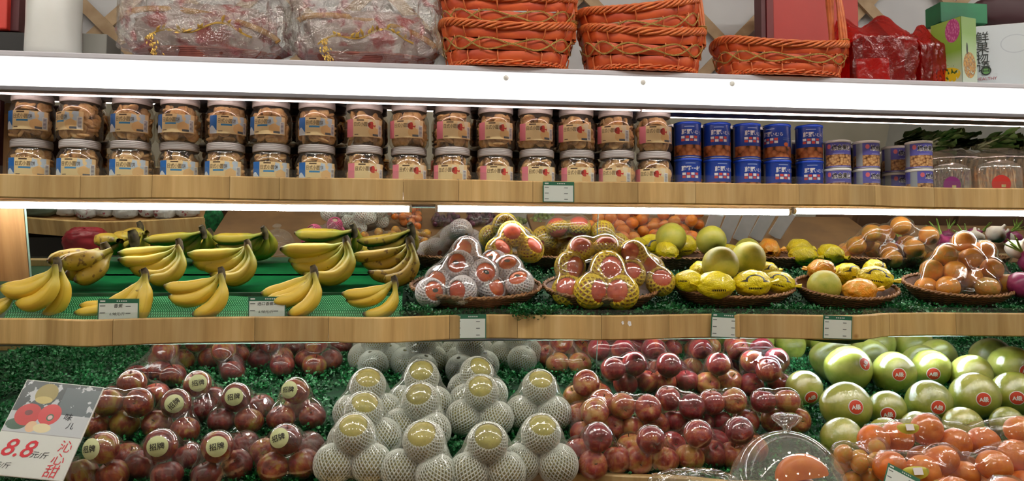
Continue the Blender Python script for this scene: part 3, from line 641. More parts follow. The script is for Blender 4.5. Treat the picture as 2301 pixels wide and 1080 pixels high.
# ------------------------------------------------------------------ foam nets
def net_mesh(R, t0, t1, nc=20, nr=11, wd=.0011, mat=None, name='foam_net', squash=1.0, wave=0.0):
    P0, P1 = [], []
    def pt(i, j):
        t = t0+(t1-t0)*j/nr; a = 2*pi*(i+.5*(j % 2))/nc; rr = R*(1+wave*sin(3*a+j)); return (rr*sin(t)*cos(a), rr*sin(t)*sin(a), rr*cos(t)*squash)
    for j in range(nr):
        for i in range(nc):
            a = pt(i, j)
            for di in ((0, -1) if j % 2 == 0 else (0, 1)): P0.append(a); P1.append(pt(i+di, j+1))
    P0, P1 = np.array(P0), np.array(P1); t_ = P1-P0; t_ /= np.linalg.norm(t_, axis=1, keepdims=True); n_ = P0/np.linalg.norm(P0, axis=1, keepdims=True); b_ = np.cross(t_, n_); b_ /= np.linalg.norm(b_, axis=1, keepdims=True)
    V = []; ang = [pi/2, pi/2+2.3, pi/2-2.3]
    for P in (P0, P1):
        for a in ang: V.append(P+wd*(np.sin(a)*n_*1.0+np.cos(a)*b_*1.5))
    V = np.stack(V, 1); n = len(P0); o = np.arange(n)*6; fs = []
    for a, b in ((0, 1), (1, 2), (2, 0)): fs += list(zip((o+a).tolist(), (o+b).tolist(), (o+b+3).tolist(), (o+a+3).tolist()))
    return MB().add(V.reshape(-1, 3), fs).mesh(name, mat)
def foam(name, c):
    k = NT(name); p = k.n('ShaderNodeBsdfPrincipled'); p.inputs['Base Color'].default_value = lin(c); p.inputs['Roughness'].default_value = .55
    tl = k.n('ShaderNodeBsdfTranslucent'); tl.inputs[0].default_value = lin(c); m = k.n('ShaderNodeMixShader'); m.inputs[0].default_value = .1
    k.l(p.outputs[0], m.inputs[1]); k.l(tl.outputs[0], m.inputs[2]); k.l(m.outputs[0], k.out.inputs[0]); return k.m
FOAMW = foam('white_foam', (248, 250, 242)); FOAMY = foam('yellow_foam', (246, 214, 40)); FOAML = foam('lilac_white_foam', (250, 244, 250))
PEAR = fruit_mat('asian_pear', [(.3, (150, 140, 44)), (.5, (176, 166, 58)), (.7, (192, 176, 74))], 6, (1, 1, 1), .4, speck=((150, 120, 40), 300, .64))
prf = np.linspace(0, pi, 15); pearm = MB().lathe([(np.sin(t)*(1+.03*cos(2*t)), .96*np.cos(t)-.14*np.exp(-(np.sin(t)/.25)**2)*(1 if cos(t) > 0 else -.8)) for t in prf[::-1]], 20).mesh('pear', PEAR)
PRR = .041
net_full = net_mesh(1.035, .13, 3.0, 30, 19, .034, FOAMW); net_top = net_mesh(1.035, .76, 2.95, 30, 15, .034, FOAMW)
def pear_pack(seed):
    rs = random.Random(seed); r = PRR; k = 1.12*r
    an = rs.uniform(-.25, .25); base = [(k*cos(an+a), k*.95*sin(an+a), r) for a in (radians(-150), radians(-30), radians(90))]
    top = (rs.uniform(-.004, .004), -.004+rs.uniform(-.004, .004), r+1.5*r); parts = []
    for i, p in enumerate(base+[top]):
        q = Rx(rs.uniform(.42, .68)) @ Ry(rs.uniform(-.12, .12)) @ Rz(rs.uniform(0, 6)) if i == 3 else Rx(rs.uniform(-.5, .1)) @ Ry(rs.uniform(-.5, .5)) @ Rz(rs.uniform(0, 6))
        parts.append(('pear', pearm, T(*p) @ q @ S(r*rs.uniform(.97, 1.03)), [('foam_net', net_top if i == 3 else net_full)]))
    parts.append(('film_wrap', hullfilm([(p, r*1.05) for p in base+[top]], inset=.27, mat=FILMP))); return parts
ppk = [pear_pack(s) for s in range(4)]
PP = [(795, 967, 'front row, first from the left'), (950, 985, 'front row, second from the left'), (1093, 985, 'front row, third from the left'), (1215, 967, 'front row, next to the red apples'),
      (815, 916, 'second row, leftmost'), (943, 895, 'second row, second from the left'), (1080, 873, 'second row, third from the left'), (1212, 863, 'second row, next to the red apples'),
      (825, 860, 'back row, leftmost'), (945, 842, 'back row, second from the left'), (1066, 832, 'back row, third from the left')]
for i, (px, py, wh) in enumerate(PP):
    p = on_plane(px, py, D3A+N3*(2.55*PRR+.008), N3); b = p-N3*(2.55*PRR+.004)
    spawn('pear_pack', 'film-wrapped pack of netted yellow pears in the '+wh, 'fruit pack', TP(b) @ Rx(SL3*.9) @ Rz(random.uniform(-.35, .35)), ppk[i % 4], 'netted pear packs')
# ------------------------------------------------------------------ pomelos with round stickers
POM = fruit_mat('pomelo_skin', [(.25, (150, 162, 46)), (.5, (188, 192, 68)), (.75, (214, 208, 100))], 5, (1, 1, 1), .42, bump=.35, bscale=300, coat=.9)
def pom_mesh(neck): return MB().lathe([(np.sin(t)*(1-neck*max(0, cos(t))**2), np.cos(t)*(1+neck*.9*max(0, cos(t)))*.97) for t in np.linspace(pi, 0, 19)], 26).mesh('rind', POM)
pomA, pomB = pom_mesh(.05), pom_mesh(.2)
pfilm = [m_.copy() for m_ in (pomA, pomB)]
for m_ in pfilm: m_.materials[0] = FILM
PO = [(1807, 872, 41, (1824, 893), 'at the left end of the pomelo pile above the grass'), (1834, 812, 38, None, 'behind the largest pomelo in the back row'), (1906, 828, 52, (1944, 817), 'pale and largest in the back row'), (2008, 838, 48, (2021, 841), 'second in the back row, sticker turned'),
      (2092, 828, 43, (2098, 840), 'third in the back row'), (2182, 841, 45, None, 'in the back row without sticker in view'), (2270, 825, 48, (2305, 833), 'back row at the picture edge'), (1901, 913, 56, (1924, 914), 'large with a nipple end in the middle row'),
      (1993, 919, 42, (1996, 931), 'small in the middle row beside the nippled one'), (2087, 904, 50, (2109, 915), 'dark green in the middle row'), (2190, 890, 53, (2211, 897), 'fourth in the middle row'), (2278, 885, 50, (2286, 894), 'middle row at the picture edge'),
      (1892, 985, 47, None, 'yellow in the front behind the clear dome'), (1990, 978, 40, None, 'front row behind the orange bag'), (2062, 962, 38, None, 'front row between two oranges of the bag'), (2163, 957, 43, None, 'front row above the orange bags'), (2263, 950, 36, None, 'front row at the right')]
for i, (px, py, rp, st, wh) in enumerate(PO):
    r = .055
    for _ in range(6): p = on_plane(px, py, D3A+N3*(r*.97+.004), N3); r = rp*depth_of(p)/F
    nip = i in (2, 7); rs = random.Random(i); q = (Rz(radians(100)) @ Rx(radians(-78)) if nip else Rx(rs.uniform(-.6, .9)) @ Ry(rs.uniform(-.7, .7)))
    parts = [('rind', pomB if nip else pomA, q @ S(r)), ('film_wrap', pfilm[1 if nip else 0], q @ S(r*1.006))]
    if st:
        d = ray(*st); d = d/np.linalg.norm(d); oc = CAM-p; b = float(np.dot(oc, d)); disc = max(0, b*b-(float(np.dot(oc, oc))-(r*1.0)**2)); h = CAM+d*(-b-sqrt(disc)); ax = (h-p)/np.linalg.norm(h-p); hs = .0165
        rl = (.35, -.2, .9, .05, .0, 0, .1, .05, .1, -.15, .05, .05)[i]
        parts.append(('sticker', cap_patch(r*1.012, hs*1.12/r, 'sticker', INKW, ax=ax), None, [('sticker_face', cap_patch(r*1.02, hs/r, 'sticker_face', STICKR, ax=ax)), ('lettering', cap_text('A级', .0135, r*1.03, 'lettering', INKW, ax, roll=rl, stroke=.03))]))
    spawn('pomelo', 'shiny wrapped green pomelo, '+wh, 'pomelo', TP(p), parts, 'wrapped pomelos on the bottom shelf')
# ------------------------------------------------------------------ banana step covered with green mesh
GMESH = NT('green_mesh')
def _gm(k):
    u, v = k.uv(); a = k.math('ADD', k.math('MULTIPLY', u, 170), k.math('MULTIPLY', v, 8)); b = k.math('SUBTRACT', k.math('MULTIPLY', u, 170), k.math('MULTIPLY', v, 8))
    h = k.math('MULTIPLY', k.math('GREATER_THAN', k.math('FRACT', a), .42), k.math('GREATER_THAN', k.math('FRACT', b), .42))
    c = k.mix(h, lin((8, 84, 42)), lin((96, 176, 124))); return k.done(c, .8, normal=k.bump(h, .3, .001), spec=.15)
GMESH = _gm(GMESH); GCLOTH = simple('green_cloth', (8, 92, 44), (6, 74, 36), 14, .95, bump=.3, bscale=30, spec=.08)
SA, SB = np.array([0, 2.135, 1.336]), np.array([0, 2.385, 1.398])
def stepz(y): return SA[2]+(SB[2]-SA[2])*(y-SA[1])/(SB[1]-SA[1])
x0, x1 = xat(35, 2.13), xat(905, 2.15)
n = 90; X = np.linspace(x0, x1, n); wob = lambda x, s_: .003*np.sin(x*17+s_)+.002*np.sin(x*41+s_*2)
risp = [[(x, 2.06+wob(x, 1), d2z(2.06)+.006), (x, 2.10+wob(x, 2), d2z(2.10)+.02), (x, 2.118+wob(x, 3), 1.315), (x, 2.128+wob(x, 4), 1.332), (x, 2.142, 1.340+wob(x, 5)*.5)] for x in X]
top = [[(x, 2.142, 1.340+wob(x, 5)*.5), (x, 2.2, stepz(2.2)+wob(x, 6)*.4), (x, 2.3, stepz(2.3)+wob(x, 7)*.4), (x, 2.375, stepz(2.375))] for x in X]
YF = smooth_eval(P2, X)+.03
flt = [[(x, YF[i_], d2z(YF[i_])+.004), (x, 2.06+wob(x, 1), d2z(2.06)+.006)] for i_, x in enumerate(X)]
spawn('display_step', 'raised step covered with green mesh matting under the bananas', 'display step', T(0, 0, 0), [('mesh_riser', MB().grid(np.array(risp)).mesh('mesh_riser', GMESH)), ('top_cover', MB().grid(np.array(top)).mesh('top_cover', GCLOTH)), ('front_cover', MB().grid(np.array(flt)).mesh('front_cover', GCLOTH)),
      ('core', MB().box(((x0+x1)/2, 2.255, 1.325), (x1-x0-.01, .21, .05)).mesh('core', DECKG, False))])
# ------------------------------------------------------------------ bananas
def banana_mat(name, body, tipc, spots):
    k = NT(name); u, v = k.uv(); co = k.coords('Object', (1, 1, 1)); nz = k.noise(co, 14, 3)
    vv = k.math('ADD', v, k.math('MULTIPLY_ADD', nz, .12, -.06)); c = k.ramp(vv, [(0, lin((110, 92, 44))), (.06, lin((150, 146, 56))), (.2, lin(body[0])), (.45, lin(body[1])), (.86, lin(body[1])), (.93, lin(body[0])), (.97, lin(tipc)), (1, lin((50, 38, 24)))])
    c = k.mix(k.ramp(k.noise(co, 70, 3), [(.70-spots, (0, 0, 0, 1)), (.76-spots, (.8, .8, .8, 1))]), c, lin((92, 62, 26)))
    ed = k.ramp(k.math('ABSOLUTE', k.math('SUBTRACT', k.math('FRACT', k.math('MULTIPLY', u, 5)), .5)), [(.4, (1, 1, 1, 1)), (.5, (.9, .88, .7, 1))]); c = k.mix(1.0, c, ed, 'MULTIPLY')
    return k.done(c, .42)
BANY = banana_mat('banana_yellow', ((196, 178, 62), (222, 188, 66)), (120, 104, 40), .0); BANG = banana_mat('banana_greenish', ((150, 158, 52), (204, 182, 64)), (110, 104, 40), .0); BANS = banana_mat('banana_spotted', ((150, 140, 46), (176, 148, 50)), (80, 60, 30), .12)
BCROWN = simple('banana_crown', (90, 78, 44), (44, 34, 26), 60, .8)
def banana(L, f0, f1, r, mat, bend=0.0, seed=0):
    nn = 22; t = np.linspace(0, 1, nn); s_ = t*t*(3-2*t); ph = np.radians(f0+(f1-f0)*(.25*t+.75*s_)); st = L/(nn-1)
    d = np.stack([np.cos(ph), bend*np.sin(t*pi), np.sin(ph)], -1); P = np.concatenate([[[0, 0, 0]], np.cumsum(d[:-1]*st, 0)])
    rp = np.interp(t, [0, .1, .2, .34, .5, .75, .88, .95, .985, 1], [.34, .33, .40, .82, 1, 1, .8, .45, .24, .2])*r
    m = MB(); T_ = np.gradient(P, axis=0); T_ /= np.linalg.norm(T_, axis=1, keepdims=True); sd = np.cross(T_, [0, 1, 0]); sd /= np.linalg.norm(sd, axis=1, keepdims=True); yy = np.cross(sd, T_)
    ang = np.linspace(0, 2*pi, 15, endpoint=False); prof = 1+.07*np.cos(5*ang)
    R = np.array([P[i]+rp[i]*prof[:, None]*(np.cos(ang)[:, None]*sd[i]+np.sin(ang)[:, None]*yy[i]) for i in range(nn)])
    uv = np.stack([np.tile(ang/(2*pi), (nn, 1)), np.tile(t[:, None], (1, 15))], -1); m.grid(R, cv=True, uv=uv); o = (nn-1)*15; m.q.append(tuple(o+i for i in range(15)))
    return m.mesh('banana', mat), R.reshape(-1, 3)
def bunch(label, cpx, cpy, Y, fan, mat, zfun, L=.19, r=.0165, yaw=0, flip=False, seed=0, lay=.012, flen=1.0):
    """fan: list of (start heading, end heading, depth offset); headings in degrees in the upright plane, tips to the left"""
    rs = random.Random(seed); C = at(cpx, cpy, Y); parts = []; zmin = 0; built = []
    for k, (f0, f1, dy) in enumerate(fan):
        me, R = banana(L*rs.uniform(.94, 1.05)*flen, f0+rs.uniform(-4, 4), f1+rs.uniform(-6, 6), r*rs.uniform(.94, 1.06), mat, bend=rs.uniform(-.12, .12)+dy*.25, seed=seed+k)
        M = T(0, dy*lay, rs.uniform(-.003, .003)) @ Rz(radians(dy*10)+rs.uniform(-.06, .06)); built.append((me, M)); Rw = R @ np.array(M)[:3, :3].T+np.array(M)[:3, 3]; zmin = min(zmin, Rw[:, 2].min())
    h = C[2]-zfun(Y)-.002; sc = min(1.25, max(.75, h/(-zmin))); 
    cr = MB().tube([(-.004, 0, .020), (0, 0, .010), (.003, 0, -.008), (.004, 0, -.026)], [.0085, .0115, .0125, .010], 8, flat=1.3).mesh('crown', BCROWN); parts = [('banana', me, M) for me, M in built]+[('crown', cr)]
    base = np.array([C[0], C[1], zfun(Y)+.002]); M0 = TP(base) @ Rz(yaw) @ (S(-sc, sc, sc) if flip else S(sc)) @ T(0, 0, -zmin)
    return spawn('banana_bunch', label, 'banana bunch', M0, parts, 'banana bunches')
A5 = [(-160, -185, 1.2), (-135, -195, .6), (-110, -205, 0), (-80, -212, -.8), (-55, -212, -1.5)]
A4 = [(-150, -188, .8), (-120, -198, .2), (-92, -206, -.6), (-60, -206, -1.3)]
A3 = [(-120, -180, .6), (-95, -182, -.2), (-68, -178, -1.2)]
bunch('banana bunch at the front left with a dark crown on top', 128, 592, 2.075, [(-132, -190, .8), (-110, -197, -.2), (-80, -190, -1.2), (-72, -150, .8)], BANY, d2z, .21, .025, seed=1)
bunch('banana bunch cut off by the left picture edge', 38, 655, 2.09, [(-140, -185, .3), (-120, -180, -.6)], BANY, d2z, .15, .016, seed=2)
bunch('front banana bunch behind the left price tag, three upright fingers', 325, 620, 2.065, [(-115, -165, .8), (-98, -140, -.2), (-80, -110, -1.2)], BANY, d2z, .165, .0235, yaw=.35, seed=3)
bunch('bananas lying behind the left price tag, tips showing left of it', 290, 672, 2.10, [(-160, -185, .4), (-150, -182, -.5)], BANY, d2z, .15, .0165, seed=31)
bunch('front banana bunch with two plump fingers between the two price tags', 497, 613, 2.08, [(-140, -192, .8), (-118, -196, -.1), (-72, -182, -1.2)], BANY, d2z, .2, .0255, seed=4)
bunch('front banana bunch right of the second price tag', 705, 610, 2.09, [(-140, -180, 1.2), (-125, -182, .5), (-105, -185, -.3), (-70, -168, -1.2)], BANY, d2z, .18, .0225, seed=5)
bunch('front banana bunch furthest right, next to the persimmon tray', 886, 632, 2.065, [(-150, -188, .8), (-128, -195, -.2), (-82, -188, -1.2)], BANY, d2z, .185, .0235, seed=6)
bunch('large back-row banana bunch, second from the left', 402, 550, 2.245, A5, BANG, stepz, .2, .0225, seed=7)
bunch('large back-row banana bunch above the second price tag', 556, 552, 2.245, A5, BANG, stepz, .195, .0225, seed=8)
bunch('large back-row banana bunch with dark crown, third from the right', 778, 545, 2.245, A5, BANG, stepz, .195, .0225, seed=9)
bunch('small speckled back-row banana bunch next to the fruit trays', 921, 548, 2.235, A4, BANS, stepz, .16, .018, seed=10)
bunch('short brown-spotted bananas at the back left of the step', 236, 562, 2.26, [(-165, -172, 1.2), (-160, -176, 0), (-150, -178, -1.2), (-135, -175, 1.0), (-125, -172, 0), (-118, -170, -1)], BANS, stepz, .12, .021, seed=11, yaw=.75, lay=.034)
# ------------------------------------------------------------------ woven trays
WICK = simple('brown_wicker', (122, 82, 50), (88, 56, 34), 60, .55, bump=.2, bscale=120); WICKR = simple('brown_wicker_rim', (156, 112, 68), (120, 80, 46), 60, .5)
def tray(rx, ry, h=.058):
    side = MB(); nt = 96; a = np.linspace(0, 2*pi, nt, endpoint=False); nring = 13
    for j in range(nring):
        f = j/(nring-1); sc = .66+.34*f**.8; wv = .0016*np.cos(a*24+(j % 2)*pi)
        side.tube(np.stack([(rx*sc+wv)*np.cos(a), (ry*sc+wv)*np.sin(a), np.full(nt, .004+f*(h-.008))], -1), .0028, 5, closed=True)
    rim = MB()
    for ph in (0, pi):
        rim.tube(np.stack([(rx+.004*np.cos(a*34+ph))*np.cos(a), (ry+.004*np.cos(a*34+ph))*np.sin(a), h+.0035*np.sin(a*34+ph)], -1), .0036, 5, closed=True)
    base = MB().lathe([(0, .002), (.66, .002), (.66, .0045), (0, .0045)], 40, rx, ry); lin_ = MB().lathe([(.64, .004), (.97, h-.004)], 40, rx, ry)
    return [('woven_side', side.mesh('woven_side', WICK)), ('braided_rim', rim.mesh('braided_rim', WICKR)), ('base', base.mesh('base', WICK)), ('lining', lin_.mesh('lining', WICK))]
TRAY = {}
def put_tray(pa, pb, py, Y, label, ry=.112, h=.056):
    p = at((pa+pb)/2, py, Y); rx = (pb-pa)/2*depth_of(p)/F; base = p-N2*h; base[2] = max(base[2], d2z(base[1])+.003)
    spawn('woven_tray', label, 'tray', TP(base) @ Rx(SL2), tray(rx, ry, h), 'woven trays on the middle shelf'); return base, rx
put_tray(925, 1216, 646, 2.165, 'brown oval woven tray holding fruit in white foam nets'); put_tray(1222, 1482, 652, 2.155, 'brown oval woven tray holding fruit in yellow foam nets')
put_tray(1508, 1786, 640, 2.165, 'brown oval woven tray holding pomelos and yellow-wrapped fruit'); put_tray(1787, 2016, 645, 2.15, 'brown oval woven tray with one bare yellow and one orange-wrapped fruit')
put_tray(2030, 2279, 645, 2.165, 'brown oval woven tray holding the tall pile of oranges'); put_tray(2281, 2500, 645, 2.165, 'brown oval woven tray of purple roots at the right edge')
# ------------------------------------------------------------------ clusters of fruit placed one by one
PERS = fruit_mat('persimmon_skin', [(.3, (196, 62, 22)), (.55, (216, 88, 28)), (.8, (226, 120, 40))], 5, (1, 1, 1), .28); GRPF = fruit_mat('red_grapefruit', [(.3, (188, 52, 30)), (.55, (208, 74, 34)), (.8, (220, 104, 48))], 6, (1, 1, 1), .35, bump=.25)
ORNG = fruit_mat('orange_peel', [(.28, (190, 148, 50)), (.45, (222, 146, 46)), (.75, (234, 150, 50))], 5, (1, 1, 1), .38, bump=.4, bscale=260, shift=.45)
flat = lambda mat, s_, nm: MB().lathe([(np.sin(t), s_*np.cos(t)-.1*np.exp(-(np.sin(t)/.2)**2)*(1 if cos(t) > 0 else -.6)) for t in np.linspace(pi, 0, 15)], 22).mesh(nm, mat)
pers, grpf, orng = flat(PERS, .86, 'fruit'), flat(GRPF, .92, 'fruit'), flat(ORNG, .93, 'orange')
OVAL = simple('dark_oval_sticker', (24, 44, 30), (14, 22, 18), 200, .4)
oval = MB().grid(np.array([[(.24*k_*cos(a), .15*k_*sin(a), .84) for a in np.linspace(0, 2*pi, 16, endpoint=False)] for k_ in (.02, .5, 1)]), cv=True).mesh('oval_sticker', OVAL)
netL = net_mesh(1.06, .82, 2.9, 22, 12, .078, FOAML, squash=.92); netY = net_mesh(1.07, .82, 2.9, 16, 9, .088, FOAMY, squash=.95); netYc = net_mesh(1.08, .6, 2.9, 16, 9, .088, FOAMY, squash=.6)
def relax(ps, rr, it=40, gap=.95, zf=None):
    ps = [np.array(p, float) for p in ps]
    for _ in range(it):
        for i in range(len(ps)):
            for j in range(i):
                d = ps[i]-ps[j]; L = np.linalg.norm(d); m = gap*(rr[i]+rr[j])
                if 1e-6 < L < m: mv = d/L*(m-L)*.5; ps[i] += mv; ps[j] -= mv
        if zf:
            for i in range(len(ps)): ps[i][2] = max(ps[i][2], zf(ps[i][1])+rr[i]*.97)
    return ps
def cluster(name, label, cat, fl, r, fmesh, pname, zf, filmm, group=None, net=None, extra=None, seed=0, look=0.0, inset=.33, tilt=None, pad=.003, gap=.95, kids=None, sub=4):
    rs = random.Random(seed); ps = [at(f[0], f[1], f[2]) for f in fl]; rr = [r*(f[3] if len(f) > 3 else 1) for f in fl]; ps = relax(ps, rr, gap=gap, zf=zf)
    root = np.mean(ps, 0); root[2] = min(p[2]-q for p, q in zip(ps, rr)); loc = [p-root for p in ps]; parts = []
    for i, (p, q) in enumerate(zip(loc, rr)):
        if look: d = Rz(rs.uniform(-.7, .7)) @ Rx(radians(look)+rs.uniform(-.3, .3)) @ Rz(rs.uniform(-.5, .5))
        else: d = rot_dir(rs, .4)
        sub_ = ([('foam_net', net)] if net else [])+([extra] if extra and (i % 3 != 2) else [])+(kids or [])
        parts.append((pname, fmesh, T(*p) @ d @ S(q), sub_ or None))
    if filmm: parts.append(('film_wrap', hullfilm([(p, q*(1.07 if net else 1)) for p, q in zip(loc, rr)], inset=inset, mat=filmm, pad=pad, sub=sub)))
    return spawn(name, label, cat, TP(root), parts, group)
zt = lambda y: d2z(y)+.012
cluster('fruit_pack', 'left film-wrapped pack of orange-red fruit in white foam nets, dark oval stickers', 'fruit pack', [(1028, 597, 2.15), (1087, 614, 2.13), (1039, 652, 2.09), (986, 632, 2.15), (972, 650, 2.12), (1048, 562, 2.20)], .037, pers, 'fruit', zt, FILMN, 'netted fruit packs', netL, ('oval_sticker', oval), 3, 78)
cluster('fruit_pack', 'right film-wrapped pack of orange-red fruit in white foam nets', 'fruit pack', [(1143, 602, 2.17), (1168, 636, 2.12), (1105, 650, 2.13), (1110, 590, 2.22)], .036, pers, 'fruit', zt, FILMN, 'netted fruit packs', netL, ('oval_sticker', oval), 4, 60)
cluster('fruit_pack', 'front film-wrapped pack of red fruit in yellow foam nets', 'fruit pack', [(1367, 608, 2.10), (1328, 654, 2.07), (1393, 652, 2.07), (1352, 640, 2.16)], .043, grpf, 'fruit', zt, FILMN, 'netted fruit packs', netY, None, 5, 80)
cluster('fruit_pack', 'pack of red fruit in yellow foam nets at the left of its tray', 'fruit pack', [(1281, 600, 2.15), (1276, 652, 2.12)], .040, grpf, 'fruit', zt, FILMN, 'netted fruit packs', netY, None, 6, 80)
cluster('fruit_pack', 'pack of red fruit in yellow foam nets at the right of its tray', 'fruit pack', [(1418, 616, 2.13), (1424, 572, 2.18), (1462, 606, 2.18), (1480, 628, 2.14)], .037, grpf, 'fruit', zt, FILMN, 'netted fruit packs', netY, None, 7, 75)
cluster('fruit_pack', 'red fruit in yellow foam net lying flat on top of the others', 'fruit pack', [(1305, 560, 2.17), (1362, 556, 2.17)], .036, grpf, 'fruit', zt, FILMN, 'netted fruit packs', netYc, None, 8, 20)
cluster('fruit_pack', 'pack of red fruit in yellow foam nets behind the white-netted fruit', 'fruit pack', [(1148, 528, 2.27), (1122, 562, 2.25), (1192, 560, 2.27)], .036, grpf, 'fruit', zt, FILMN, 'netted fruit packs', netY, None, 9, 75)
cluster('orange_pile', 'film-wrapped pyramid of oranges in a woven tray', 'fruit pack', [(2165, 543, 2.20), (2126, 573, 2.17), (2181, 580, 2.15), (2212, 562, 2.23), (2094, 611, 2.17), (2144, 610, 2.14), (2229, 604, 2.17), (2130, 645, 2.11), (2219, 646, 2.10), (2260, 637, 2.17), (2181, 622, 2.17), (2082, 643, 2.16), (2165, 590, 2.25), (2120, 620, 2.25), (2215, 620, 2.26)], .034, orng, 'orange', zt, FILM, None, None, None, 10, 0, inset=.5, gap=.9)
# pomelos in the tray
POMM = fruit_mat('pomelo_matte', [(.25, (136, 146, 44)), (.5, (168, 168, 58)), (.75, (188, 180, 76))], 5, (1, 1, 1), .45, bump=.3, bscale=260)
pomM = MB().lathe([(np.sin(t)*(1-.05*max(0, cos(t))**2), np.cos(t)) for t in np.linspace(pi, 0, 19)], 26).mesh('pomelo', POMM)
for px, py, rp, Y, lb_ in ((1619, 594, 41, 2.15, 'unwrapped yellow-green pomelo at the front of the tray'), (1682, 580, 38, 2.22, 'unwrapped green pomelo behind the front one'), (1852, 643, 37, 2.12, 'bare yellow melon-like fruit in the fourth tray')):
    p = at(px, py, Y); r = rp*depth_of(p)/F; single('pomelo', lb_, 'pomelo', pomM, TP(p) @ Rx(.4) @ Ry(.3) @ S(r))
# fruit wrapped in printed yellow / orange film
def wrapmat(name, base, base2, ink):
    k = NT(name); co = k.coords('Object', (1, 1, 1), False); sp_ = k.n('ShaderNodeSeparateXYZ'); k.l(co, sp_.inputs[0]); x, y, z = sp_.outputs
    c = k.ramp(k.noise(co, 2.2, 2), [(.4, lin(base)), (.65, lin(base2))])
    if ink:
        e = k.math('ADD', k.math('POWER', k.math('ABSOLUTE', k.math('DIVIDE', k.math('SUBTRACT', x, 0), .5)), 2), k.math('POWER', k.math('ABSOLUTE', k.math('DIVIDE', k.math('SUBTRACT', z, .25), .3)), 2))
        fr = AND(k, k.math('LESS_THAN', y, .35), k.math('GREATER_THAN', z, .16))
        c = k.mix(AND(k, fr, AND(k, k.math('GREATER_THAN', e, .82), k.math('LESS_THAN', e, 1.3))), c, lin((30, 28, 22)))
        c = k.mix(AND(k, fr, AND(k, k.math('LESS_THAN', k.math('ABSOLUTE', k.math('SUBTRACT', z, k.math('MULTIPLY_ADD', k.math('MULTIPLY', x, x), -.28, .27))), .1), k.math('GREATER_THAN', k.math('ABSOLUTE', x), .46))), c, lin((30, 28, 22)))
        c = k.mix(AND(k, AND(k, k.math('LESS_THAN', k.math('ABSOLUTE', k.math('SUBTRACT', z, -.22)), .06), k.math('LESS_THAN', k.math('ABSOLUTE', x), .4)), stripes(k, x, 9, .25)), c, lin((60, 56, 24)))
    return k.done(c, .25, coat=.6, normal=k.bump(k.noise(co, 5, 3, .55, .8), .35, .02))
WRY = wrapmat('yellow_wrapper', (250, 232, 24), (236, 216, 40), True); WRO = wrapmat('orange_wrapper', (250, 160, 30), (244, 184, 70), False)
def wrapped(mat, seed):
    rs = np.random.RandomState(seed); t = np.linspace(0, pi, 22); a = np.linspace(0, 2*pi, 30, endpoint=False)
    P = np.stack([np.outer(np.cos(t), np.ones(30))*1.12, np.outer(np.sin(t), np.cos(a))*.86, np.outer(np.sin(t), np.sin(a))*.8], -1)
    ph = rs.rand(4)*6; nz = 1+.035*np.sin(5*a[None]+3*t[:, None]+ph[0])+.025*np.sin(9*a[None]-6*t[:, None]+ph[1]); P *= nz[..., None]
    m = MB().grid(P, cv=True)
    u = np.linspace(0, 1, 7); tl = np.array([[(1.05+.5*q, (.05+.28*q)*cos(b)*(1+.3*sin(5*b+seed)), (.06+.13*q)*sin(b)+.12*q) for b in np.linspace(0, 2*pi, 16, endpoint=False)] for q in u]); m.grid(tl, cv=True)
    return m.mesh('wrapper', mat)
wy = [wrapped(WRY, 1), wrapped(WRY, 2)]; wo = wrapped(WRO, 3)
for px, py, Y, sz, me, q, lb_ in ((1548, 632, 2.12, .036, wy[1], Rz(2.2) @ Rx(.3), 'yellow-wrapped fruit at the left of the pomelo tray'), (1608, 640, 2.08, .043, wy[0], Rz(3.0) @ Rx(-.1), 'yellow-wrapped fruit with oval print at the front of the pomelo tray'),
        (1690, 636, 2.09, .042, wy[0], Rz(-.15) @ Rx(.1), 'yellow-wrapped fruit with dark band right of the oval-printed one'), (1750, 634, 2.14, .036, wy[1], Rz(-.4) @ Ry(.25), 'yellow-wrapped fruit with twisted end at the right of the pomelo tray'),
        (1575, 610, 2.22, .036, wy[1], Rz(1.2), 'yellow-wrapped fruit at the back of the pomelo tray'), (1722, 610, 2.23, .034, wy[0], Rz(.4), 'yellow-wrapped fruit at the back right of the pomelo tray'),
        (1931, 652, 2.09, .039, wo, Rz(-.1), 'orange-wrapped fruit at the front of the fourth tray'), (1966, 624, 2.15, .040, wy[0], Rz(-.35) @ Ry(.2), 'yellow-wrapped fruit at the right of the fourth tray'),
        (1845, 606, 2.2, .036, wo, Rz(1.9), 'orange-wrapped fruit behind the bare yellow one'), (1905, 615, 2.24, .038, wy[1], Rz(.3), 'yellow-wrapped fruit at the back of the fourth tray'), (1965, 605, 2.25, .036, wy[1], Rz(.9), 'yellow-wrapped fruit at the back right of the fourth tray')):
    single('wrapped_fruit', lb_, 'wrapped fruit', me, TP(at(px, py, Y)) @ q @ S(sz*1.12), 'fruit in printed wrappers')
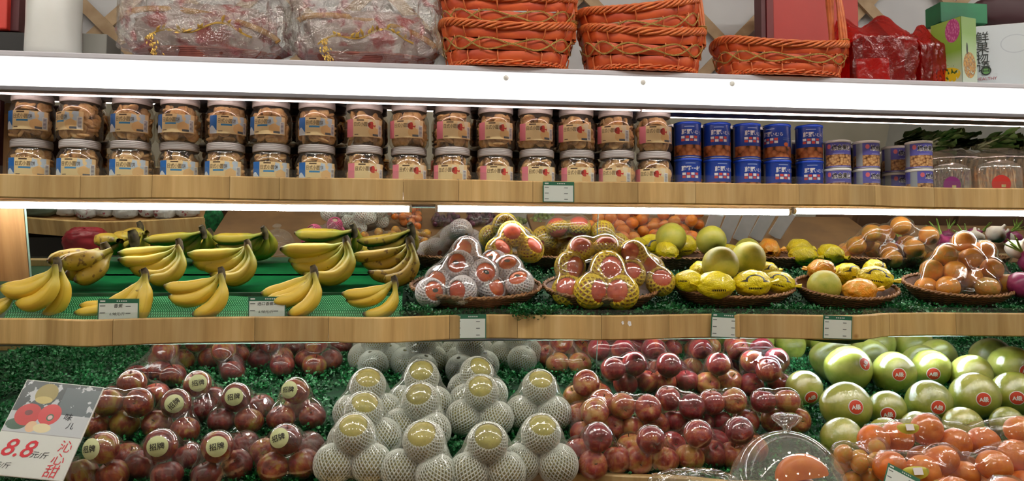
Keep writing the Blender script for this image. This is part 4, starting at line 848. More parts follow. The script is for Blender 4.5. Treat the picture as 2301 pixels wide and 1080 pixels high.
# purple roots and garlic at the right edge
BEET = fruit_mat('purple_root', [(.3, (110, 30, 74)), (.6, (140, 44, 92)), (.8, (164, 80, 110))], 5, (1, 1, 1), .35); GARL = fruit_mat('garlic_skin', [(.3, (206, 200, 186)), (.6, (222, 218, 206)), (.8, (196, 176, 170))], 5, (1, 1, .2), .5)
bulb = lambda mat, nm: MB().lathe([(0, -.8), (.3, -.78), (.8, -.5), (1, 0), (.85, .45), (.45, .75), (.18, .95), (.13, 1.3), (0, 1.32)], 20, lob=lambda a: .03*np.cos(6*a)).mesh(nm, mat)
beet, garl = bulb(BEET, 'root_body'), bulb(GARL, 'bulb_body'); LEAFST = simple('leaf_stalk', (150, 176, 70), (96, 140, 60), 30, .5)
stalk = MB()
for i in range(5): stalk.tube([(.05*cos(i*1.25), .05*sin(i*1.25), 1.1), (.2*cos(i*1.25), .2*sin(i*1.25), 1.7), (.55*cos(i*1.25), .55*sin(i*1.25), 2.5)], [.09, .08, .05], 5)
stalk = stalk.mesh('leaf_stalks', LEAFST)
for px, py, Y, r, q, k in ((2296, 640, 2.10, .042, Rx(.9) @ Rz(1), 0), (2345, 610, 2.16, .042, Rx(.5) @ Ry(-.6), 0), (2318, 588, 2.24, .040, Ry(-.8), 0), (2282, 560, 2.27, .034, Rx(.7) @ Ry(.3), 1), (2330, 548, 2.27, .034, Ry(.6), 1)):
    if k: spawn('garlic_bulb', 'white bulb at the back of the root tray, %s' % ('nearer the oranges' if px < 2300 else 'at the picture edge'), 'bulb', TP(at(px, py, Y)) @ q @ S(r), [('bulb_body', garl)], 'bulbs in the root tray')
    else: spawn('purple_root', 'purple root with green stalks in the right-edge tray, %s' % {2296: 'frontmost', 2345: 'rightmost', 2318: 'at the back'}[px], 'vegetable', TP(at(px, py, Y)) @ q @ S(r), [('root_body', beet), ('leaf_stalks', stalk)], 'roots in the right-edge tray')
# ------------------------------------------------------------------ artificial greenery (nobody could count it)
LEAFM = NT('plastic_leaf')
def _lf(k):
    co = k.coords('Object', (1, 1, 1), False); c = k.ramp(k.noise(co, 55, 2), [(.3, lin((6, 56, 26))), (.52, lin((16, 100, 46))), (.75, lin((48, 146, 78)))]); return k.done(c, .4)
LEAFM = _lf(LEAFM)
def greenery(name, label, pts, nleaf, h, ls, slope, seed):
    rs = np.random.RandomState(seed); n = len(pts); N = n*nleaf
    base = np.repeat(pts, nleaf, 0); a = rs.rand(N)*2*pi; rad = rs.rand(N)**.7*.018; hh = (rs.rand(N)**.8)*h*np.repeat(.5+.8*rs.rand(n), nleaf)
    c = base+np.stack([rad*np.cos(a), rad*np.sin(a), hh], -1); az = a+rs.randn(N)*.8; el = rs.rand(N)*1.5-.35; L = ls*(.6+.7*rs.rand(N))
    d = np.stack([np.cos(az)*np.cos(el), np.sin(az)*np.cos(el), np.sin(el)], -1); s_ = np.stack([-np.sin(az), np.cos(az), np.zeros(N)], -1); up = np.cross(s_, -d)
    tw = rs.randn(N)[:, None]*.7; s2 = s_*np.cos(tw)+up*np.sin(tw)
    V = np.stack([c, c+d*L[:, None]*.55+s2*L[:, None]*.38, c+d*L[:, None]+up*L[:, None]*.1, c+d*L[:, None]*.55-s2*L[:, None]*.38], 1).reshape(-1, 3)
    me = bpy.data.meshes.new(name); me.from_pydata(V.tolist(), [], (np.arange(N)[:, None]*4+np.array([0, 1, 2, 3])).tolist()); me.materials.append(LEAFM)
    o = link(name, me); tag(o, label, 'greenery'); o['kind'] = 'stuff'; return o
rs_ = np.random.RandomState(5)
def scatter(n, xa, xb, P, y1, zf, off=.03): 
    x = xa+(xb-xa)*rs_.rand(n); yf = smooth_eval(P, x)+off; y = yf+(y1-yf)*rs_.rand(n); return np.stack([x, y, zf(y)+.001], -1)
g3 = scatter(2300, XL+.1, XR-.1, P3, 2.10, d3z); g3f = scatter(520, XL+.1, XR-.1, P3, 1.72, d3z, .025)
greenery('plastic_grass', 'curly green plastic grass covering the bottom shelf between the fruit packs', np.concatenate([g3, g3f]), 30, .028, .0088, SL3, 1)
g2 = scatter(900, xat(905, 2.2), XR-.1, P2, 2.36, d2z); g2b = scatter(420, xat(905, 2.0), XR-.1, P2, 2.10, d2z)
cl_ = []
for px, py, n_ in ((1180, 690, 26), (1225, 685, 20), (1500, 690, 24), (1470, 695, 12), (1780, 690, 26), (1830, 688, 18), (2020, 685, 18), (2060, 690, 14), (2290, 690, 16), (930, 690, 18), (955, 690, 14)):
    p = at(px, py, 2.02)
    cl_ += [(p[0]+rs_.randn()*.02, 2.03+rs_.rand()*.04, d2z(2.03)+.012+rs_.rand()*.02) for _ in range(n_)]
greenery('plastic_grass', 'curly green plastic grass around the woven trays on the middle shelf', np.concatenate([g2, g2b, np.array(cl_)]), 30, .022, .0085, SL2, 2)
# ------------------------------------------------------------------ price tags
CARD = simple('tag_card', (246, 248, 250), rough=.45); TGREEN = simple('tag_green', (28, 110, 84), rough=.4); HOLD = film('tag_holder', haze=.0, wr=.02, base=.03, edge=.15)
INKG = simple('grey_print', (120, 124, 130), rough=.6); INKP = simple('pen_ink', (34, 34, 44), rough=.6)
def ptag(label, px, py, w, h, Y, hand=None, roll=0.0, lean=0.0, green=True):
    p = at(px, py, Y); d = depth_of(p); w *= d/F; h *= d/F
    parts = [('card', MB().box((0, 0, 0), (w, .0012, h)).mesh('card', TGREEN, False), None, [('white_field', MB().box((0, -.0008, -h*.075), (w*.94, .0006, h*.79)).mesh('white_field', CARD, False)), ('header_print', text_flat('header_print', '■ ■ ■ ■ ■', h*.07, INKW), T(w*.08, -.001, h*.41) @ Rx(pi/2)), ('header_mark', MB().box((-w*.38, -.0009, h*.41), (w*.12, .0006, h*.06)).mesh('header_mark', INKW, False))])]
    ln = MB()
    for zz in (.22, -.06, -.34): ln.box((-w*.38, -.0013, h*zz), (w*.13, .0003, h*.035)); ln.box((w*.24, -.0013, h*(zz-.02)), (w*.12, .0003, h*.035))
    parts[0][3].append(('printed_lines', ln.mesh('printed_lines', INKG, False)))
    if hand:
        for t_, x_, z_, s_ in hand: parts[0][3].append(('handwriting', text_flat('handwriting', t_, h*s_, INKP, shear=.15), T(w*x_, -.0016, h*z_) @ Rx(pi/2)))
    parts.append(('clear_sleeve', MB().box((0, -.0022, 0), (w*1.06, .001, h*1.07)).mesh('clear_sleeve', HOLD, False)))
    spawn('price_tag', label, 'price tag', TP(p) @ Rx(lean) @ Ry(roll), parts, 'green and white shelf price tags')
def fy(P, px, Y=2.0): return float(smooth_eval(P, np.array([xat(px, Y)]))[0])
ptag('handwritten price tag standing in front of the left bananas', 266, 699, 88, 56, fy(P2, 266)+.045, [('香蕉', .0, .22, .17), ('6.98元/斤', -.02, -.1, .15)])
ptag('handwritten price tag standing in front of the middle bananas', 600, 694, 82, 56, fy(P2, 600)+.045, [('进口香蕉', -.04, .22, .16), ('6.98元/斤', -.02, -.1, .15)])
ptag('price tag on the wood below the white-netted fruit', 1057, 733, 71, 54, fy(P2, 1057)-.006)
ptag('price tag on the wood below the pomelo tray, slightly tilted', 1631, 731, 69, 55, fy(P2, 1631)-.006, None, .06)
ptag('price tag on the wood below the fourth tray, tilted', 1882, 735, 69, 52, fy(P2, 1882)-.006, None, .05)
ptag('price tag on the upper shelf edge below the pink jars', 1255, 431, 71, 46, fy(P1, 1255)-.006)
# paper scraps on the wood
for px, py, s_, wh in ((1399, 725, .007, 'smaller'), (1414, 727, .010, 'larger')):
    p = at(px, py, fy(P2, px)-.0012); single('paper_scrap', '%s torn white paper scrap stuck on the middle shelf edge' % wh, 'paper scrap', MB().add([(0, 0, -s_*.7), (s_*.6, 0, -s_*.4), (s_*.45, 0, s_*.6), (-s_*.2, 0, s_*.8), (-s_*.5, 0, .1*s_), (0, .0008, 0)], [(0, 1, 5), (1, 2, 5), (2, 3, 5), (3, 4, 5), (4, 0, 5)]).mesh('paper_scrap', CARD, False), TP(p))
# ------------------------------------------------------------------ price board with apple picture
def board_print():
    k = NT('board_print'); u, v = k.uv(); co = k.coords('UV', (1, 1, 1), False); nz = k.noise(co, 9, 4)
    c = k.mix(k.math('GREATER_THAN', v, .43), lin((214, 218, 212)), lin((190, 196, 200)))
    tr = AND(k, k.math('GREATER_THAN', v, .66), k.math('GREATER_THAN', nz, .44)); c = k.mix(tr, c, lin((52, 62, 62)))
    c = k.mix(AND(k, rect(k, u, v, .55, 1, .66, .96), k.math('GREATER_THAN', nz, .38)), c, lin((86, 98, 102)))
    c = k.mix(AND(k, k.math('GREATER_THAN', v, .43), k.math('LESS_THAN', k.math('ABSOLUTE', k.math('SUBTRACT', v, .435)), .004)), c, lin((160, 160, 160)))
    c = k.mix(AND(k, ell(k, u, v, .13, .52, .13, .06), k.math('GREATER_THAN', nz, .4)), c, lin((60, 90, 70)))
    for cu, cv, ru, rv, col in ((.33, .87, .14, .115, (150, 136, 70)), (.33, .80, .11, .04, (196, 180, 110)), (.22, .63, .16, .12, (190, 52, 52)), (.22, .65, .05, .03, (110, 40, 40)), (.49, .65, .14, .115, (204, 64, 66)), (.33, .505, .07, .06, (226, 190, 150)), (.47, .50, .11, .05, (226, 214, 170)), (.51, .62, .045, .038, (40, 90, 60)), (.51, .62, .03, .024, (226, 190, 190))):
        c = k.mix(ell(k, u, v, cu, cv, ru, rv), c, lin(col))
    return k.done(c, .3, coat=.3)
tl, tr_, bl = at(38, 850, 1.735), at(212, 868, 1.72), at(-22, 1066, 1.615)
ex = (tr_-tl); W = np.linalg.norm(ex); ex /= W; ez = tl-bl; ez -= ex*np.dot(ez, ex); H = np.linalg.norm(ez); ez /= H; ey = np.cross(ez, ex)
cen = (tr_+bl)/2; Mb = Matrix(((ex[0], ey[0], ez[0], cen[0]), (ex[1], ey[1], ez[1], cen[1]), (ex[2], ey[2], ez[2], cen[2]), (0, 0, 0, 1)))
facem = MB().add([(-W/2+.002, -.0022, -H/2+.002), (W/2-.002, -.0022, -H/2+.002), (W/2-.002, -.0022, H/2-.002), (-W/2+.002, -.0022, H/2-.002)], [(0, 1, 2, 3)], [(0, 0), (1, 0), (1, 1), (0, 1)]).mesh('printed_face', board_print(), False)
tx = lambda b, x, z, s_, m_, sh=.2, stk=0.0, ro=0: ('lettering', text_flat('lettering', b, s_*H, m_, shear=sh, stroke=stk, rot=ro), T(x*W, -.0028, z*H) @ Rx(pi/2))
spawn('price_board', 'tilted white price board with apple picture and red handwritten 8.8', 'price board', Mb, [('backing', MB().box((0, 0, 0), (W, .004, H), bev=.0015).mesh('backing', WHITEP, False)), ('printed_face', facem, None, [tx('8.8', -.17, -.22, .25, INKR, .25, .01), tx('元/斤', .10, -.27, .075, INKP, .2), tx('沁', .36, -.16, .13, INKR, .1), tx('心', .34, -.29, .13, INKR, .1), tx('甜', .32, -.415, .14, INKR, .1), tx('味', .23, .14, .085, INKP, .1), tx('儿', .30, .05, .075, INKP, .1), tx('8元/斤', -.30, -.40, .07, INKP, .2)])])
# ------------------------------------------------------------------ foreground stand with bags of oranges and a clear dome
CTOP = simple('counter_top', (130, 96, 60), (110, 80, 50), 6, .5)
spawn('produce_stand', 'wooden stand in front of the display holding orange bags and a dome', 'stand', T(0, 0, 0), [('top_board', MB().box((1.55, 1.075, .90), (1.9, .98, .03), bev=.004).mesh('top_board', CTOP, False)), ('body', MB().box((1.55, 1.09, .4425), (1.84, .96, .885)).mesh('body', W2, False))])
ZS = .916; zst = lambda y: ZS
TANG = fruit_mat('tangerine_peel', [(.25, (214, 104, 26)), (.5, (224, 122, 34)), (.8, (232, 146, 52))], 5, (1, 1, 1), .34, bump=.4, bscale=240); tang = flat(TANG, .88, 'orange')
KUMQ = fruit_mat('kumquat_peel', [(.3, (196, 150, 50)), (.6, (210, 130, 40)), (.8, (180, 160, 60))], 5, (1, 1, 1), .3); kumq = MB().ball((0, 0, 0), 1, 16, 11, (1, 1, 1.12)).mesh('kumquat', KUMQ)
BAGF = film('bag_film', haze=.02, wr=.55, wscale=30, base=.09, edge=.7, rough=.06)
BLAB = simple('bag_label', (190, 186, 56), (176, 170, 60), 20, .4)
c1 = cluster('orange_bag', 'clear bag of oranges at the lower right, back one by the pomelos', 'fruit bag', [(1965, 993, 1.47), (2020, 990, 1.48), (2087, 976, 1.47), (2142, 1008, 1.46), (2215, 996, 1.46), (2297, 972, 1.47), (2010, 1040, 1.47), (2085, 1035, 1.47), (2165, 1050, 1.46), (2255, 1030, 1.46), (2320, 1020, 1.47), (2040, 1070, 1.45), (2130, 1075, 1.45), (2220, 1080, 1.45)], .0325, tang, 'orange', zst, BAGF, 'bags of oranges', None, None, 21, 0, inset=.6, gap=.93)
c2 = cluster('orange_bag', 'clear bag of oranges at the lower right, front one with yellow-green label', 'fruit bag', [(2010, 1050, 1.37), (2070, 1068, 1.36), (2118, 1046, 1.37), (2172, 1062, 1.37), (2210, 1055, 1.36), (2285, 1035, 1.38), (2300, 1080, 1.36), (2060, 1110, 1.36), (2150, 1120, 1.36), (2240, 1110, 1.36)], .0315, tang, 'orange', zst, BAGF, 'bags of oranges', None, None, 22, 0, inset=.6, gap=.93)
def bag_label(px, py, Y, rx, root, nm):
    p = at(px, py, Y); q = p-np.array(root.location); a = np.linspace(0, 2*pi, 24, endpoint=False)
    m = MB().grid(np.array([[(rx*k_*cos(t), -.004*(1-k_*k_), rx*.62*k_*(sin(t) if sin(t) < 0 else .45*sin(t))) for t in a] for k_ in (.02, .5, 1)]), cv=True).mesh('bag_label', BLAB)
    w_ = MB().box((0, -.006, -.1*rx), (rx*.7, .0006, rx*.5)).mesh('label_print', INKW, False); o = part(('bag_label', m, TP(q) @ Rx(-.4), [('label_print', w_)]), root)
bag_label(2058, 1056, 1.325, .026, c2, ''); bag_label(2040, 958, 1.435, .024, c1, '')
cluster('kumquat_bag', 'small clear bag of yellow kumquats between the dome and the oranges', 'fruit bag', [(1895, 1022, 1.42), (1930, 1050, 1.41), (1967, 1038, 1.42), (1985, 1056, 1.40), (1950, 1068, 1.41), (1915, 1064, 1.42), (1900, 1048, 1.43), (1940, 1030, 1.44), (1970, 1010, 1.44)], .017, kumq, 'kumquat', None, BAGF, None, None, None, 23, 0, inset=.35, pad=.009)
DOMEM = film('clear_dome', haze=.05, wr=.03, wscale=10, base=.07, edge=.85, rough=.03)
def dome(label, C, r, group):
    sh = MB().lathe([(1.04, 0), (1.04, .03), (1.0, .05)]+[(cos(t), .05+1.12*sin(t)) for t in np.linspace(.05, pi/2, 14)], 40).mesh('dome_shell', DOMEM)
    kn = MB().lathe([(0, 1.16), (.06, 1.17), (.07, 1.22), (.15, 1.28), (.24, 1.36), (.26, 1.42), (.18, 1.46), (0, 1.45)], 18).mesh('knob', DOMEM); rm = MB().tube(np.stack([1.04*np.cos(np.linspace(0, 6.28, 49)[:-1]), 1.04*np.sin(np.linspace(0, 6.28, 49)[:-1]), np.full(48, .015)], -1), .018, 6, closed=True).mesh('rim', DOMEM)
    spawn('cake_dome', label, 'dome cover', TP(C) @ S(r), [('dome_shell', sh), ('knob', kn), ('rim', rm)], group)
apx = at(1768, 968, 1.36); rD = .108
bD = np.array([apx[0], apx[1], apx[2]-1.17*rD]); dome('clear plastic dome cover with round knob in the lower right foreground', bD, rD, 'clear dome covers')
pl = MB().lathe([(0, 0), (1.0, 0), (1.1, .05), (1.08, .06), (1.0, .02), (0, .02)], 36).mesh('sample_plate', WHITEP)
single('sample_plate', 'white round plate under the foreground dome', 'plate', pl, TP(bD-np.array([0, 0, .009])) @ S(rD))
single('plate_stand', 'short white pedestal under the sample plate', 'pedestal', MB().lathe([(.5, 0), (.5, .01), (.15, .03), (.12, bD[2]-.009-ZS), (.3, bD[2]-.009-ZS)], 24, .12, .12).mesh('plate_stand', WHITEP), T(bD[0], bD[1], ZS+.0005))
wd_t = np.linspace(0, pi, 13)
wedge = MB().grid(np.array([[(cos(t)*k_, y_, max(0, sin(t)*k_*.85)) for t in wd_t] for y_, k_ in ((-.5, .02), (-.5, .6), (-.38, .9), (-.15, 1.02), (.15, 1.02), (.38, .9), (.5, .6), (.5, .02))])).mesh('fruit_wedge', TANG)
for i, (px, py, s_, q, col) in enumerate(((1790, 1032, .056, Rz(.4), 'orange-red'), (1838, 1050, .042, Rz(-.5), 'small orange'))):
    single('fruit_wedge', '%s fruit wedge under the clear dome' % col, 'fruit wedge', wedge, T(at(px, py, 1.36)[0], 1.36, bD[2]-.005) @ q @ S(s_), 'fruit samples under the dome')
single('fruit_wedge', 'orange-red fruit wedge lying on top of the others under the dome', 'fruit wedge', wedge, T(at(1795, 1030, 1.36)[0], 1.35, bD[2]+.046) @ Rz(-.2) @ Ry(-.15) @ S(.046), 'fruit samples under the dome')
# clear bag lying left of the dome
rs2 = np.random.RandomState(3)
def crumple(c, rx, ry, rz, mat, seed, nm='film_bag', amp=.12, nt=44, nz=26):
    rs = np.random.RandomState(seed); t = np.linspace(0.02, pi-.02, nz); a = np.linspace(0, 2*pi, nt, endpoint=False); f = np.ones((nz, nt))
    for _ in range(9):
        k1, k2, p1, p2 = rs.randint(2, 11), rs.randint(1, 8), rs.rand()*6, rs.rand()*6; f += amp*.35*np.abs(np.sin(k1*a[None]+p1+1.5*np.sin(k2*t[:, None]+p2)))-amp*.2
    sg = lambda v, e: np.sign(v)*np.abs(v)**e
    P = np.stack([rx*sg(np.outer(np.sin(t), np.cos(a)), .7)*f, ry*sg(np.outer(np.sin(t), np.sin(a)), .7)*f, rz*np.outer(sg(np.cos(t), .6), np.ones(nt))*(.5+.5*f)], -1)+np.asarray(c); return MB().grid(P, cv=True).mesh(nm, mat)
AVO = simple('dark_green_fruit', (60, 84, 40), (40, 60, 30), 12, .4)
p = at(1560, 1075, 1.42); spawn('clear_bag', 'crumpled clear bag with a dark green fruit left of the dome', 'plastic bag', T(p[0], 1.42, p[2]-.03), [('film_bag', crumple((0, 0, 0), .085, .05, .045, BAGF, 4)), ('green_fruit', MB().ball((0, 0, -.005), .03, 16, 10, (1.2, .9, .9)).mesh('green_fruit', AVO))])
single('bag_block', 'low wooden block under the crumpled clear bag', 'block', MB().box((0, 0, 0), (.17, .1, p[2]-.078-ZS)).mesh('bag_block', W2, False), T(p[0], 1.42, (p[2]-.078+ZS)/2))
ptag('price tag tilted among the orange bags at the bottom edge', 2026, 1082, 75, 55, 1.27, None, .55, -.5)
# ------------------------------------------------------------------ island counter behind and beside the viewer, seen in the mirrors
MP = np.array([0, 2.392, 1.372]); MN = np.array([0, -cos(TILT), -sin(TILT)])
def seen(px, py, Y):
    d = ray(px, py); h = CAM+d*(np.dot(MP-CAM, MN)/np.dot(d, MN)); e = d-2*np.dot(d, MN)*MN; return h+e*((Y-h[1])/e[1])
ZI = .87; zis = lambda y: ZI
spawn('island_counter', 'low wooden island counter of fruit opposite the display', 'counter', T(0, 0, 0), [('top_board', MB().box((-.28, .72, ZI-.016), (1.5, .86, .03), bev=.004).mesh('top_board', CTOP, False)), ('body', MB().box((-.28, .72, (ZI-.032)/2), (1.44, .8, ZI-.032)).mesh('body', W2, False))])
PINKF = foam('pink_foam', (226, 110, 150)); PEACH = fruit_mat('peach_skin', [(.3, (222, 190, 170)), (.6, (226, 170, 150)), (.8, (230, 208, 190))], 5, (1, 1, 1), .45); peach = flat(PEACH, .95, 'peach')
netP = net_mesh(1.06, .4, 2.75, 16, 9, .08, PINKF); netW = net_mesh(1.06, .5, 2.75, 16, 9, .08, FOAMW)
def isl(label, name, px, Y, r, me, pn, net, seed, n, filmm=FILMN):
    rs = random.Random(seed); q = seen(px, 520, Y); c0 = np.array([q[0], Y, ZI]); w_ = r*(n**.5)*.95
    ps = relax([c0+np.array([rs.uniform(-w_, w_), rs.uniform(-w_*.8, w_*.8), r+rs.uniform(0, 2.6*r)]) for _ in range(n)], [r]*n, gap=.97, zf=zis); root = np.mean(ps, 0); root[2] = ZI
    parts = [(pn, me, TP(p_-root) @ rot_dir(rs, .3) @ S(r), [('foam_net', net)] if net else None) for p_ in ps]+[('film_wrap', hullfilm([(p_-root, r*1.06) for p_ in ps], inset=.5, mat=filmm, sub=3))]
    spawn(name, label, 'fruit pack', T(root[0], root[1], ZI+.002), parts, 'packs reflected from the island')
GRAPE = fruit_mat('dark_grape', [(.3, (60, 20, 44)), (.6, (90, 34, 60)), (.8, (110, 60, 80))], 5, (1, 1, 1), .3); grape = MB().ball((0, 0, 0), 1, 12, 8, (1, 1, 1.2)).mesh('grape', GRAPE); GRAPEG = fruit_mat('green_grape', [(.3, (96, 110, 50)), (.6, (130, 140, 60)), (.8, (150, 150, 80))], 5, (1, 1, 1), .3); grapeg = MB().ball((0, 0, 0), 1, 12, 8, (1, 1, 1.2)).mesh('grape', GRAPEG)
isl('pink-netted peach pack reflected beside the bananas', 'peach_pack', 735, 1.0, .034, peach, 'peach', netP, 1, 6); isl('white-netted peach pack reflected above the pink-netted one', 'peach_pack', 775, .72, .036, peach, 'peach', netW, 2, 7); isl('white-netted peach pack reflected nearest the tube light gap', 'peach_pack', 850, .68, .036, peach, 'peach', netW, 3, 7)
isl('bag of small orange fruit reflected right of the pink-netted peaches', 'small_orange_bag', 850, 1.0, .021, kumq, 'fruit', None, 4, 14, FILM); isl('bag of small orange fruit reflected left of the white-netted fruit', 'small_orange_bag', 925, .92, .021, kumq, 'fruit', None, 5, 18, FILM); isl('bag of small orange fruit reflected just below the tube light gap', 'small_orange_bag', 915, .66, .021, tang, 'fruit', None, 6, 16, FILM)
isl('pack of dark grapes reflected under the tube light', 'grape_pack', 1005, .66, .013, grape, 'grape', None, 7, 34, FILM); isl('pack of dark grapes reflected right of the first grape pack', 'grape_pack', 1075, .62, .013, grape, 'grape', None, 8, 30, FILM)
isl('pack of green grapes reflected above the yellow-netted fruit', 'grape_pack', 1150, .72, .013, grapeg, 'grape', None, 9, 30, FILM); isl('pack of green grapes reflected left of the orange pile', 'grape_pack', 1215, .66, .013, grapeg, 'grape', None, 10, 30, FILM)
q = seen(625, 545, .98); dome('clear dome cover reflected in the mirror above the bananas', np.array([q[0], .98, ZI+.002]), .085, 'clear dome covers')
# more oranges on the stand, mostly seen in the mirror
def stand_bag(label, px, Y, n, seed):
    rs = random.Random(seed); q = seen(px, 540, Y); r = .0325; ps = relax([np.array([q[0]+rs.uniform(-.11, .11), Y+rs.uniform(-.06, .06), ZS+r+rs.uniform(0, .08)]) for _ in range(n)], [r]*n, gap=.96, zf=zst); root = np.mean(ps, 0); root[2] = ZS
    spawn('orange_bag', label, 'fruit bag', T(root[0], root[1], ZS+.001), [('orange', tang, TP(p_-root) @ rot_dir(rs, .3) @ S(r)) for p_ in ps]+[('film_wrap', hullfilm([(p_-root, r) for p_ in ps], inset=.55, mat=BAGF, sub=3))], 'bags of oranges')
for i_, (lb_, px_, Y_) in enumerate((('reflected left of the pomelos, lowest', 1385, 1.16), ('reflected behind the left pomelo, lowest', 1500, 1.16), ('reflected above the yellow-netted fruit, middle height', 1370, .96), ('reflected behind the left pomelo, middle height', 1490, .94), ('reflected under the tube light, left one', 1400, .74), ('reflected under the tube light, right one', 1520, .74))):
    stand_bag('bag of oranges on the stand, '+lb_, px_, Y_, 18, i_+1)
# white folded paper bags standing at the right, seen in the mirror
PAPER = simple('white_paper', (206, 210, 212), (190, 196, 198), 10, .6)
pb = MB().box((0, 0, .1), (.07, .014, .2), bev=.004).mesh('paper_bag', PAPER, False)
for i, (px, Y, ro) in enumerate(((1588, 1.0, .3), (1624, .97, .4), (1660, .95, .5), (1696, .93, .6), (1738, .90, .7))):
    q = seen(px, 540, Y); single('paper_bag', 'white paper bag reflected right of the orange pile, %s of five' % ORD[i], 'paper bag', pb, T(q[0], Y, ZS+.001) @ Rz(ro) @ Ry(.12+.06*i) @ Rx(-.3), 'white paper bags on the stand')
# wooden cabinets opposite, seen in the mirror at both ends
spawn('side_cabinet', 'tall brown cabinet reflected behind the fourth tray', 'cabinet', T(0, 0, 0), [('carcass', MB().box((3.2, .35, .62), (1.3, .4, 1.24)).mesh('carcass', WALLD, False)), ('cabinet_door', MB().box((2.88, .56, .62), (.6, .02, 1.15), bev=.004).mesh('cabinet_door', WALLD, False)), ('cabinet_door', MB().box((3.52, .56, .62), (.6, .02, 1.15), bev=.004).mesh('cabinet_door', WALLD, False))])
for i, (px, py, k) in enumerate(((2140, 490, 0), (2185, 488, 0), (2200, 515, 1), (2235, 505, 1), (2262, 530, 1), (2230, 545, 0), (2270, 560, 0))):
    q = seen(px, py, 1.05); r = .042
    spawn(('purple_root', 'garlic_bulb')[k], '%s reflected at the far right of the mirror, %s from the left' % (('purple root', 'white bulb')[k], ORD[i]), 'vegetable', T(q[0], 1.05+.05*(i % 2), ZS+.03+r*.8*(1+i % 2)) @ Rx(.6*(-1)**i) @ Ry(.4) @ S(r), [(('root_body', beet), ('bulb_body', garl))[k]]+([('leaf_stalks', stalk)] if k == 0 else []), 'vegetables reflected at the right')
xo = float(seen(2200, 520, 1.05)[0]); spawn('vegetable_stand', 'wooden stand of roots and bulbs reflected at the far right', 'stand', T(0, 0, 0), [('top_board', MB().box((xo+.1, 1.0, ZS), (.75, .5, .03)).mesh('top_board', CTOP, False)), ('body', MB().box((xo+.1, 1.0, .45), (.7, .46, .9)).mesh('body', W2, False))])
# opposite shelf with wavy edge at the left, seen in the mirror
qa, qb = seen(60, 490, .55), seen(470, 490, .55); zf_ = float(qa[2]); Xo = np.linspace(qa[0]-.4, qb[0], 26)
wv = lambda x: .55+.05*np.sin((x-qa[0])*4.2)
osh = spawn('wooden_shelf', 'wavy-edged pine shelf reflected above the left bananas', 'shelf', T(0, 0, 0), [])
G = np.array([[(x, wv(x), zf_-.085), (x, wv(x), zf_), (x, wv(x)-.02, zf_), (x, wv(x)-.02, zf_-.085)] for x in Xo]); link('fascia_board', MB().grid(G, cv=True).mesh('fascia_board', W1, False), ID, osh)
link('deck', MB().box(((Xo[0]+Xo[-1])/2, .27, zf_-.03), (Xo[-1]-Xo[0], .5, .02)).mesh('deck', W2, False), ID, osh); link('back_panel', MB().box(((Xo[0]+Xo[-1])/2+.3, .0, .45), (Xo[-1]-Xo[0]+.6, .03, .9)).mesh('back_panel', WALLD, False), ID, osh)
link('crate', MB().box((Xo[6], .3, zf_-.25), (.5, .3, .2)).mesh('crate', BLACK, False), ID, osh)
BAGW = simple('printed_white_bag', (200, 200, 196), (150, 60, 70), 26, .35, lo=.58, hi=.64); rbag = crumple((0, 0, .035), .06, .05, .035, BAGW, 8, 'white_bag')
for i, px in enumerate((150, 195, 240, 285, 330, 375, 420)):
    q = seen(px, 478, .46); single('white_bag', 'white printed bag on the reflected wavy shelf, %s from the left' % ORD[i], 'bag', rbag, T(q[0], .44+.03*(i % 2), zf_-.018) @ Rz(i), 'white bags on the reflected shelf')
single('sack', 'grey-green sack at the left end of the reflected wavy shelf', 'sack', crumple((0, 0, .06), .12, .07, .06, simple('sack_cloth', (110, 124, 104), (96, 110, 92), 9, .8), 9, 'sack'), T(seen(90, 478, .44)[0], .44, zf_-.018))
REDBAG = simple('red_plastic', (170, 48, 58), (130, 30, 40), 12, .3); q = seen(195, 545, .8)
single('red_bag', 'crumpled red plastic bag reflected above the spotted bananas', 'plastic bag', crumple((0, 0, 0), .10, .06, .075, REDBAG, 11, 'red_bag'), T(q[0], .8, q[2]))
single('bag_stool', 'dark stool under the reflected red bag', 'stool', MB().box((0, 0, 0), (.3, .25, q[2]-.08)).mesh('bag_stool', BLACK, False), T(q[0], .8, (q[2]-.08)/2))

# green net hanging from, and slatted cabinet below, the reflected shelf
q = seen(482, 500, .5); single('green_net', 'green net bundle hanging at the end of the reflected wavy shelf', 'net', crumple((0, 0, 0), .045, .03, .09, simple('green_net', (24, 120, 62), (10, 70, 36), 60, .8), 12, 'green_net', amp=.2), T(q[0], .5, q[2]-.01))
q = seen(575, 528, .32); sc_ = spawn('slatted_cabinet', 'low wooden cabinet with slatted front reflected behind the bananas', 'cabinet', T(q[0], .3, 0), [('carcass', MB().box((0, -.1, .25), (.5, .2, .5)).mesh('carcass', W2, False)), ('front_panel', MB().box((0, .008, .25), (.5, .015, .5), bev=.003).mesh('front_panel', W1, False))])
for i in range(9): link('slot', MB().box((-.2+.05*i, .0165, max(.12, q[2]-.06)), (.012, .003, .09)).mesh('slot', BLACK, False), ID, sc_)
